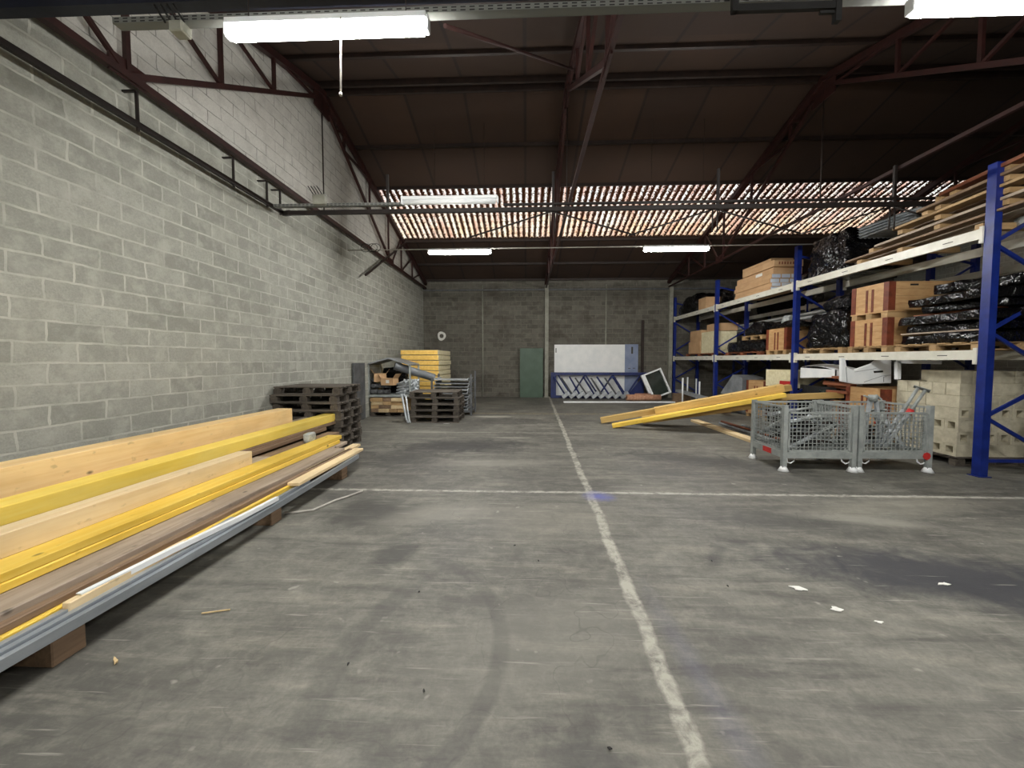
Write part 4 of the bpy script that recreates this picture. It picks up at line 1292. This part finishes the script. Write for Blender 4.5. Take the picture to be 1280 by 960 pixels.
# ground level: vehicle parts, crates, offcuts
crate('weathered banded crate on the floor under the white vehicle door', 6.50, 7.6, 7.2, 8.05, 0.0, 1.1, 'banded wooden crates')
DY = 7.35
pts = [at(1000 + a / 8, 440 + b / 8, DY) for a, b in ((418, 296), (560, 322), (915, 312), (917, 62), (800, 62), (720, 120), (545, 180), (470, 150), (455, 62), (420, 62))]
o_ = pts[0].copy()
t = thing('vehicle_door', 'white vehicle door propped on the floor crate under the lower rack beam', 'vehicle door', (o_.x, DY, o_.z))
MB().prism([(p.x - o_.x, p.z - o_.z) for p in pts], 0, 0.07).build('door_skin', M['white_metal'], t, bevel=0.008)
q = [at(1000 + a / 8, 440 + b / 8, DY) for a, b in ((735, 190), (820, 186), (822, 202), (738, 208))]
MB().prism([(p.x - o_.x, p.z - o_.z) for p in q], -0.02, -0.001).build('handle', M['cable'], t)
m = MB()
for a, b in (((640, 300), (820, 240)), ((820, 240), (910, 230)), ((835, 300), (835, 250)), ((835, 250), (865, 245)), ((545, 200), (760, 165)), ((460, 150), (470, 300))):
    p, r_ = at(1000 + a[0] / 8, 440 + a[1] / 8, DY) - o_, at(1000 + b[0] / 8, 440 + b[1] / 8, DY) - o_
    m.bar((p.x, -0.003, p.z), (r_.x, -0.003, r_.z), 0.006, 0.006, (0, 1, 0))
m.build('crease_line', M['sheet'], t)
# white L-shaped profile hanging beside the door
m = MB()
p = [at(1122, 452, 7.0), at(1122, 474, 7.0), at(1175, 453, 7.0)]
m.bar(p[0], p[1], 0.06, 0.06).bar(p[0], p[2], 0.06, 0.06)
m.build('white_profile', M['white_metal'], label='white L shaped profile between the vehicle door and the concrete blocks', cat='profile')
# white bonnet with dark bumper
t = thing('vehicle_bonnet', 'white vehicle bonnet panel behind the far blue upright under the lower beam', 'vehicle panel', (6.70, 8.75, 0.99))
m = MB()
vs, fs = [], []
for i in range(9):
    for j in range(9):
        x, y = -0.5 + i / 8, -0.5 + j / 8
        vs.append((x * 0.56, y * 1.0, 0.55 - 0.10 * (x * x + y * y) * 2 + y * 0.05))
    # outer skin
for i in range(8):
    for j in range(8):
        fs.append((i * 9 + j, (i + 1) * 9 + j, (i + 1) * 9 + j + 1, i * 9 + j + 1))
m.add(vs, fs, True)
m.prism([(-0.28, 0.28), (0.28, 0.04), (0.28, 0.44), (0.1, 0.47), (-0.28, 0.44)], -0.50, -0.46)
m.prism([(-0.5, 0.28), (0.5, 0.22), (0.5, 0.46), (-0.5, 0.44)], 0.25, 0.29, Matrix.Rotation(R(90), 4, 'Z'))
m.build('bonnet_skin', M['white_metal'], t)
t2 = thing('bumper', 'black vehicle bumper with a lamp on the floor goods under the white bonnet panel', 'bumper', (6.75, 9.0, 0.70))
m = MB()
for k in range(10):
    y0, y1 = -0.55 + k * 0.11, -0.55 + (k + 1) * 0.11
    f0, f1 = -0.28 + 0.25 * (y0 / 0.8) ** 2, -0.28 + 0.25 * (y1 / 0.8) ** 2
    m.add([(f0, y0, 0), (f0 + 0.08, y0, 0), (f0 + 0.12, y0, 0.34), (f0 + 0.03, y0, 0.34), (f1, y1, 0), (f1 + 0.08, y1, 0), (f1 + 0.12, y1, 0.34), (f1 + 0.03, y1, 0.34)], MB.BF)
m.build('bumper_skin', M['cable'], t2)
MB().tube([(-0.22, -0.45, 0.2), (-0.24, -0.28, 0.22)], 0.07, 10).build('lamp_lens', M['glass'], t2)
lump('wrapped_bundle', M['black'], 0.85, 0.9, 0.66, 61, 0.04, 0.1, 0, 10, loc=(6.95, 8.95, 0.0), label='low black wrapped bundle on the floor under the black bumper', cat='wrapped bundle')
for i in range(10):
    a, b = random.uniform(-25, 25), random.uniform(0, 0.1)
    x, y, z = 6.52 + 0.09 * (i % 4), 7.98 + 0.1 * (i % 3), 0.92 + 0.075 * (i // 2)
    board('wood_offcut', 'reddish brown wood offcut in the heap beside the white vehicle door', 'offcut', M['redwood'], (x, y + 0.55, z + b), (x + 0.1 * math.sin(a), y - 0.1, z + 0.02), 0.13, 0.055, 'reddish wood offcuts')
crate('rough crate on the floor under the wood offcut heap', 6.42, 7.2, 8.02, 8.35, 0.0, 0.79, 'banded wooden crates')
crate('brown banded crate on the floor goods behind the leaning beams', 6.45, 7.2, 10.6, 11.5, 0.0, 1.05, 'banded wooden crates')
t = carton('crushed pale carton with red stripes lying under the lower beam beside the brown crate', 6.4, 7.2, 9.55, 10.5, 0.95, 1.38, None, None, 'cream', R(6))
MB().box(-0.405, -0.402, -0.42, -0.02, 0.06, 0.16).build('red_stripe', M['red'], t)
lump('wrapped_bundle', M['black'], 0.85, 0.85, 0.95, 62, 0.04, 0.1, 0, 8, loc=(6.85, 10.05, 0), label='black wrapped bundle on the floor under the crushed striped carton', cat='wrapped bundle')
MB().prism([(0, 0), (0.95, 0), (0.95, 0.55), (0.55, 0.62)], -0.35, 0.35, Matrix.Rotation(R(-80), 4, 'Z')).build('grey_wedge', M['sheet'], None, (6.55, 12.6, 0.56), 0, 0.004, 'grey wedge shaped metal sheet piece beside the brown floor crate', 'sheet piece')
lump('wrapped_bundle', M['darkgrey'], 0.9, 1.2, 0.56, 63, 0.06, 0.15, 0, 8, loc=(6.9, 12.2, 0), label='dark grey covered pile under the grey wedge piece', cat='covered pile')
for i in range(6):
    board('steel_profile', 'long galvanised profile on the floor under the far rack bay', 'steel profile', M['galv'], (6.0 + 0.07 * (i % 3), 15.6, 0.02 + 0.34 + 0.05 * (i // 3)), (5.7 + 0.07 * (i % 3), 11.2, 0.30 + 0.05 * (i // 3)), 0.055, 0.045, 'galvanised profiles under the far rack bay', 0)
for y in (12.0, 14.9):
    MB().box(5.6, 6.26, y - 0.06, y + 0.06, 0, 0.325 if y < 13 else 0.365).build('bearer', M['brownwood'], label='timber bearer under the galvanised profiles, %s one' % ('nearer' if y < 13 else 'farther'), cat='bearer')
for i, (px, y, h) in enumerate(((853, 14.2, 0.98), (859, 15.5, 0.95), (874, 14.2, 0.85), (870, 15.3, 0.9))):
    p = at(px, 500, y)
    MB().tube([(0, 0, 0), (0, 0, h)], 0.03, 8).tube([(0, 0, 0), (0, 0, 0.015)], 0.09, 8).build('pale_post', M['white_metal'], None, (p.x, y, 0), 0, 0, '%s short pale steel post standing on the floor before the far rack bay' % ('first', 'second', 'third', 'fourth')[i], 'post', 'pale steel posts')
# rear goods seen through the rack
for x, y, z, w_, d_, h_, s in ((9.85, 7.6, L1, 1.0, 2.6, 1.0, 71), (9.85, 11.3, L1, 1.0, 2.8, 0.7, 72), (9.85, 15.0, L2, 1.0, 2.4, 0.8, 73), (9.85, 7.4, 0, 1.0, 2.6, 1.1, 74), (9.85, 15.0, L1, 1.0, 2.4, 0.6, 75)):
    lump('wrapped_bundle', M['black'], w_, d_, h_, s, 0.1, 0.15, 0.1, 9, loc=(x, y, z), label='black wrapped bundle in the rear rack, %s' % {71: 'near bay on the lower beams', 72: 'middle bay on the lower beams', 73: 'far bay on the top beams', 74: 'near bay on the floor', 75: 'far bay on the lower beams'}[s], cat='wrapped bundle')
for i in range(3):
    board('white_board_length', '%s long white board lying on the beams behind the loaded rack' % ('lowest', 'middle', 'upper')[i], 'board', M['white_panel'], (8.0 + 0.05 * i, 9.6, 2.7 + 0.11 * i), (8.0, 15.4, 2.62 + 0.11 * i), 0.5, 0.06, 'long white boards behind the rack')
for y in (10.2, 14.9):
    m = MB()
    m.bar((7.85, y, 0), (7.85, y, 2.60), 0.06, 0.06).bar((8.2, y, 0), (8.2, y, 2.60), 0.06, 0.06).bar((7.7, y, 2.60), (8.35, y, 2.60), 0.06, 0.06)
    m.build('trestle_stand', M['bluedark'], label='tall dark stand carrying the white boards behind the rack, %s one' % ('nearer' if y < 12 else 'farther'), cat='stand')

# ------------------------------------------------------------------ beams leaning from the floor onto the rack goods
LG = 'yellow beams leaning on the floor goods of the rack'
board('leaning_beam', 'pale yellow beam with blunt foot, hindmost of the beams leaning on the rack goods', 'timber beam', M['lean'], (1.95, 10.0, 0.0), (6.1, 9.1, 0.93), 0.20, 0.14, LG)
board('leaning_beam', 'narrow yellow plank lying along the front of the leaning beams, its foot on the floor', 'timber beam', M['yellow_pine'], (2.09, 9.32, 0.0), (5.55, 8.45, 0.84), 0.20, 0.09, LG)
board('leaning_beam', 'yellow beam with dark cut end, on top of the leaning beams', 'timber beam', M['lean'], (3.1, 9.30, 0.335), (5.62, 8.62, 0.945), 0.24, 0.16, LG)
board('leaning_beam', 'short yellow beam lying on the leaning beams and reaching under the rack', 'timber beam', M['lean'], (4.9, 9.0, 0.68), (6.62, 8.28, 0.84), 0.16, 0.12, LG)
board('leaning_beam', 'dark tan beam underneath the leaning beams', 'timber beam', M['lean'], (2.9, 9.62, 0.06), (5.8, 8.80, 0.655), 0.24, 0.17, LG)
t = thing('sawhorse', 'low steel stand on the floor carrying the leaning beams', 'stand', (5.35, 8.85, 0))
for s in (-1, 1):
    MB().bar((0, s * 0.35, 0), (0, s * 0.30, 0.50), 0.05, 0.05).build('leg', M['darksteel'], t)
MB().bar((0, -0.45, 0.525), (0, 0.45, 0.525), 0.06, 0.06).build('cross_bar', M['darksteel'], t)
board('floor_plank', 'yellow plank lying flat on the floor under the leaning beams', 'plank', M['pine'], (4.45, 10.3, 0.0), (4.52, 7.3, 0.0), 0.2, 0.06)
for i, (x, y0, y1) in enumerate(((4.9, 9.9, 7.2), (5.1, 10.2, 7.4), (5.3, 9.6, 7.3))):
    MB().tube([(x, y0, 0.03), (x + 0.05, y1, 0.03)], 0.028, 8).build('floor_tube', M['redwood' if i == 1 else 'galv'], label=('reddish steel tube on the floor between two grey ones behind the yellow plank' if i == 1 else 'grey steel tube on the floor %s the reddish one' % ('left of' if i == 0 else 'right of')), cat='tube')


# ------------------------------------------------------------------ mesh boxes with shoring props
def mesh_box(label, loc, W=0.98, D=0.76, H=0.97, back=True):
    t = thing('mesh_box', label, 'mesh box', loc, 0, 'galvanised mesh boxes')
    for x in (0, W):
        for y in (0, D):
            p = MB().bar((x, y, 0.05), (x, y, H), 0.06, 0.06).build('corner_post', M['galvgrey'], t)
            MB().tube([(x, y, 0), (x, y, 0.07)], 0.075, 10, True, 0.035).build('foot', M['white_metal'], p)
    z0, z1 = 0.30, 0.86
    m = MB()
    for y in (0, D):
        m.bar((0.03, y, 0.24), (W - 0.03, y, 0.24), 0.05, 0.09)
    for x in (0, W):
        m.bar((x, 0.03, 0.24), (x, D - 0.03, 0.24), 0.05, 0.09)
    m.box(0.03, W - 0.03, 0.03, D - 0.03, 0.26, 0.265)
    m.build('base_frame', M['galvgrey'], t)
    m = MB()
    for x in (0.1, W - 0.1):
        m.tube([(x - 0.06 * (1 if x < 0.5 else -1), 0, 0.2), (x - 0.05 * (1 if x < 0.5 else -1), 0, 0.13), (x, 0, 0.115), (x + 0.05 * (1 if x < 0.5 else -1), 0, 0.15), (x + 0.06 * (1 if x < 0.5 else -1), 0, 0.2)], 0.01, 6)
    m.build('skid_loop', M['white_metal'], t)

    def panel(a, b, n, zt):
        m = MB()
        a, b = Vector(a), Vector(b)
        for k in range(1, n):
            p = a.lerp(b, k / n)
            m.bar((p.x, p.y, z0), (p.x, p.y, zt), 0.0085, 0.0085)
        nz = int((zt - z0) / 0.06)
        for k in range(1, nz + 1):
            z = z0 + k * (zt - z0) / (nz + 1)
            m.bar((a.x, a.y, z), (b.x, b.y, z), 0.0085, 0.0085)
        return m
    for a, b, n, zt in (((0.06, 0, 0), (W - 0.06, 0, 0), 15, 0.86), ((0.03, D, 0), (W - 0.03, D, 0), 15, 0.94), ((0, 0.03, 0), (0, D - 0.03, 0), 11, 0.94), ((W, 0.03, 0), (W, D - 0.03, 0), 11, 0.94)):
        w1 = panel(a, b, n, zt).build('mesh_panel', M['galvgrey'], t)
        m = MB()
        m.bar((a[0], a[1], zt), (b[0], b[1], zt), 0.028, 0.028).bar((a[0], a[1], z0), (b[0], b[1], z0), 0.028, 0.028)
        m.bar((a[0], a[1], z0), (a[0], a[1], zt), 0.028, 0.028).bar((b[0], b[1], z0), (b[0], b[1], zt), 0.028, 0.028)
        m.build('panel_frame', M['galvgrey'], w1)
    return t


b1 = mesh_box('galvanised mesh box full of steel props, nearer the leaning beams', (3.78, 5.74, 0))
MB().box(-0.032, -0.026, 0.25, 0.45, 0.20, 0.28).build('red_tag', M['red'], b1)
b2 = mesh_box('galvanised mesh box with props sticking out, beside the concrete blocks', (4.86, 5.76, 0))
MB().tube([(0.93, -0.035, 0.24), (0.93, -0.028, 0.24)], 0.055, 8).build('red_tag', M['red'], b2)


def prop(label, a, b, group=None, collar=True, plate=True, r=0.028, dark=False):
    a, b = Vector(a), Vector(b)
    t = thing('steel_prop', label, 'steel prop', a, 0, group)
    d = b - a
    MB().tube([d * 0, d * 0.62], r, 8).build('outer_tube', M['cable' if dark else 'galv'], t)  # dark: black copy of the prop steel, for shaded gaps
    MB().tube([d * 0.6, d], r * 0.75, 8).build('inner_tube', M['darksteel' if dark else 'galvgrey'], t)
    if plate:
        u = d.normalized()
        MB().tube([d - u * 0.01, d], 0.07, 4).build('end_plate', M['galvgrey'], t)
    if collar:
        MB().tube([d * 0.58, d * 0.65], r * 1.5, 8).build('collar', M['red'], t)
    return t


PG1, PG2 = 'steel props jumbled in the mesh box near the leaning beams', 'steel props jumbled in the mesh box beside the concrete blocks'
x, y = b1.location.x, b1.location.y
L1p = 'steel prop jumbled inside the mesh box nearer the leaning beams'
for a, b in (((0.12, 0.10, 0.31), (0.82, 0.12, 0.68)), ((0.20, 0.2, 0.70), (0.85, 0.35, 0.78)), ((0.10, 0.4, 0.62), (0.55, 0.1, 0.80)), ((0.08, 0.14, 0.84), (0.14, 0.2, 0.40)),
             ((0.45, 0.16, 0.80), (0.75, 0.16, 0.55)), ((0.06, 0.65, 0.45), (0.10, 0.12, 0.78)), ((0.3, 0.5, 0.36), (0.9, 0.5, 0.40)), ((0.1, 0.55, 0.5), (0.9, 0.6, 0.66)),
             ((0.2, 0.3, 0.42), (0.88, 0.22, 0.40)), ((0.15, 0.62, 0.75), (0.85, 0.66, 0.86)), ((0.1, 0.3, 0.55), (0.9, 0.42, 0.52)), ((0.5, 0.66, 0.33), (0.2, 0.1, 0.33))):
    prop(L1p, (x + a[0], y + a[1], a[2]), (x + b[0], y + b[1], b[2]), PG1, a[2] in (0.78, 0.36, 0.33))
rq = random.Random(5)
for i in range(16):
    a, b = (rq.uniform(.08, .3), rq.uniform(.12, .66), rq.uniform(.31, .62)), (rq.uniform(.6, .9), rq.uniform(.12, .66), rq.uniform(.31, .72))
    prop('added blackened prop standing for shaded gaps inside the mesh box nearer the leaning beams', (x + a[0], y + a[1], a[2]), (x + b[0], y + b[1], b[2]), 'black props added as shade in the mesh box near the leaning beams', False, i % 3 == 0, 0.024, True)  # extra props whose black colour puts shade into the box
x, y = b2.location.x, b2.location.y
for i in range(10):
    a, b = (rq.uniform(.08, .3), rq.uniform(.3, .66), rq.uniform(.31, .5)), (rq.uniform(.6, .9), rq.uniform(.3, .66), rq.uniform(.31, .62))
    prop('added blackened prop standing for shaded gaps inside the mesh box beside the concrete blocks', (x + a[0], y + a[1], a[2]), (x + b[0], y + b[1], b[2]), 'black props added as shade in the mesh box beside the concrete blocks', False, i % 3 == 0, 0.024, True)  # black stands in for shade between the props here too
prop('long steel prop with red collar sticking out of the mesh box beside the concrete blocks', (x + 0.47, y + 0.12, 0.33), (x + 1.06, y + 0.16, 1.19), None, True)
prop('long dark grey prop lying behind the red collared one in the same mesh box', (x + 0.46, y + 0.19, 0.33), (x + 1.01, y + 0.22, 1.22), None, False)
t = thing('prop_tripod', 'folded tripod head sticking up out of the mesh box beside the concrete blocks', 'tripod', (x + 0.30, y + 0.15, 1.06))
MB().tube([(0, 0, -0.04), (0, 0, 0.05)], 0.055, 10).build('head', M['galvgrey'], t)
for p in ((0.11, -0.02, -0.58), (-0.07, 0.05, -0.62), (0.0, 0.14, -0.60)):
    MB().bar((p[0] * 0.3, p[1] * 0.3, 0), p, 0.04, 0.04).build('leg', M['galv'], t)
m = MB()
m.bar((-0.13, 0, 0.04), (-0.03, 0, 0.0), 0.03, 0.02).bar((0.04, 0, 0.05), (0.12, 0, -0.02), 0.03, 0.02)
m.build('clamp_lever', M['galvgrey'], t)
for a, b in (((0.42, 0.2, 0.32), (0.52, 0.22, 0.88)), ((0.66, 0.2, 0.50), (0.54, 0.26, 0.87)), ((0.10, 0.15, 0.33), (0.22, 0.3, 0.80)), ((0.75, 0.4, 0.33), (0.6, 0.5, 0.85)),
             ((0.1, 0.3, 0.32), (0.8, 0.45, 0.36)), ((0.15, 0.5, 0.38), (0.85, 0.3, 0.34)), ((0.78, 0.15, 0.33), (0.70, 0.5, 0.75))):
    prop('steel prop jumbled inside the mesh box beside the concrete blocks', (x + a[0], y + a[1], a[2]), (x + b[0], y + b[1], b[2]), PG2, a[1] > 0.35)

# ------------------------------------------------------------------ scraps on the floor
def scrap(name, label, cat, mat, x, y, pts, rz=0.0, h=0.004):
    m = MB()
    m.prism([(a, b) for a, b in pts], 0, h, Matrix.Rotation(R(90), 4, 'X'))
    o = m.build(name, mat, None, (x, y, h), rz, 0, label, cat)
    return o


blob = lambda rx, ry, s: [((rx * (0.7 + 0.3 * math.sin(s * 3 + k * 2.1))) * math.cos(2 * PI * k / 9), (ry * (0.7 + 0.3 * math.cos(s + k * 1.7))) * math.sin(2 * PI * k / 9)) for k in range(9)]
scrap('paper_scrap', 'torn white paper scrap on the floor right of the centre joint', 'paper scrap', M['paper'], 1.94, 2.74, blob(0.07, 0.035, 1), R(-25))
scrap('paper_scrap', 'pale crushed paper scrap a step nearer than the torn one', 'paper scrap', M['paper'], 2.03, 2.52, blob(0.05, 0.03, 2))
scrap('paper_scrap', 'small white paper scrap nearest the camera on the rack side', 'paper scrap', M['paper'], 2.19, 2.40, blob(0.035, 0.016, 3))
scrap('paper_scrap', 'white paper scrap at the dark floor stain near the rack', 'paper scrap', M['paper'], 3.03, 2.84, blob(0.06, 0.025, 4), R(10))
scrap('paper_scrap', 'white scrap on the floor in front of the low grey pallet stack', 'paper scrap', M['paper'], -2.05, 9.72, blob(0.10, 0.03, 5))
scrap('wood_chip', 'short wood chip on the floor beside the timber pile', 'wood chip', M['chip'], -2.21, 1.92, blob(0.045, 0.012, 6), R(-40), 0.008)
scrap('wood_splinter', 'long thin straw coloured splinter on the floor by the timber pile', 'splinter', M['chip'], -2.0, 2.34, [(-0.08, -0.003), (0.08, -0.004), (0.08, 0.004), (-0.08, 0.005)], R(15), 0.006)
m = MB()
m.tube([(-2.55, 3.9, 0.012), (-2.3, 4.0, 0.012), (-2.2, 4.3, 0.012), (-2.12, 4.42, 0.012), (-2.02, 4.62, 0.012)], 0.012, 6)
m.build('pale_strap', M['whitecord'], label='pale strap curling over the floor at the far end of the timber pile', cat='strap')

rq = random.Random(11)
for i in range(9):
    x, y = ((-0.95, 1.95), (-0.5, 1.8), (0.35, 1.55), (-0.75, 2.6), (1.5, 3.1), (1.45, 2.75), (-0.1, 3.3), (2.6, 1.9), (0.1, 3.05))[i]
    scrap('black_scrap', 'tiny black scrap lying on the open concrete floor', 'scrap', M['cable'], x, y, blob(0.012, 0.006, i), R(rq.uniform(0, 180)), 0.006)['group'] = 'tiny black scraps on the floor'
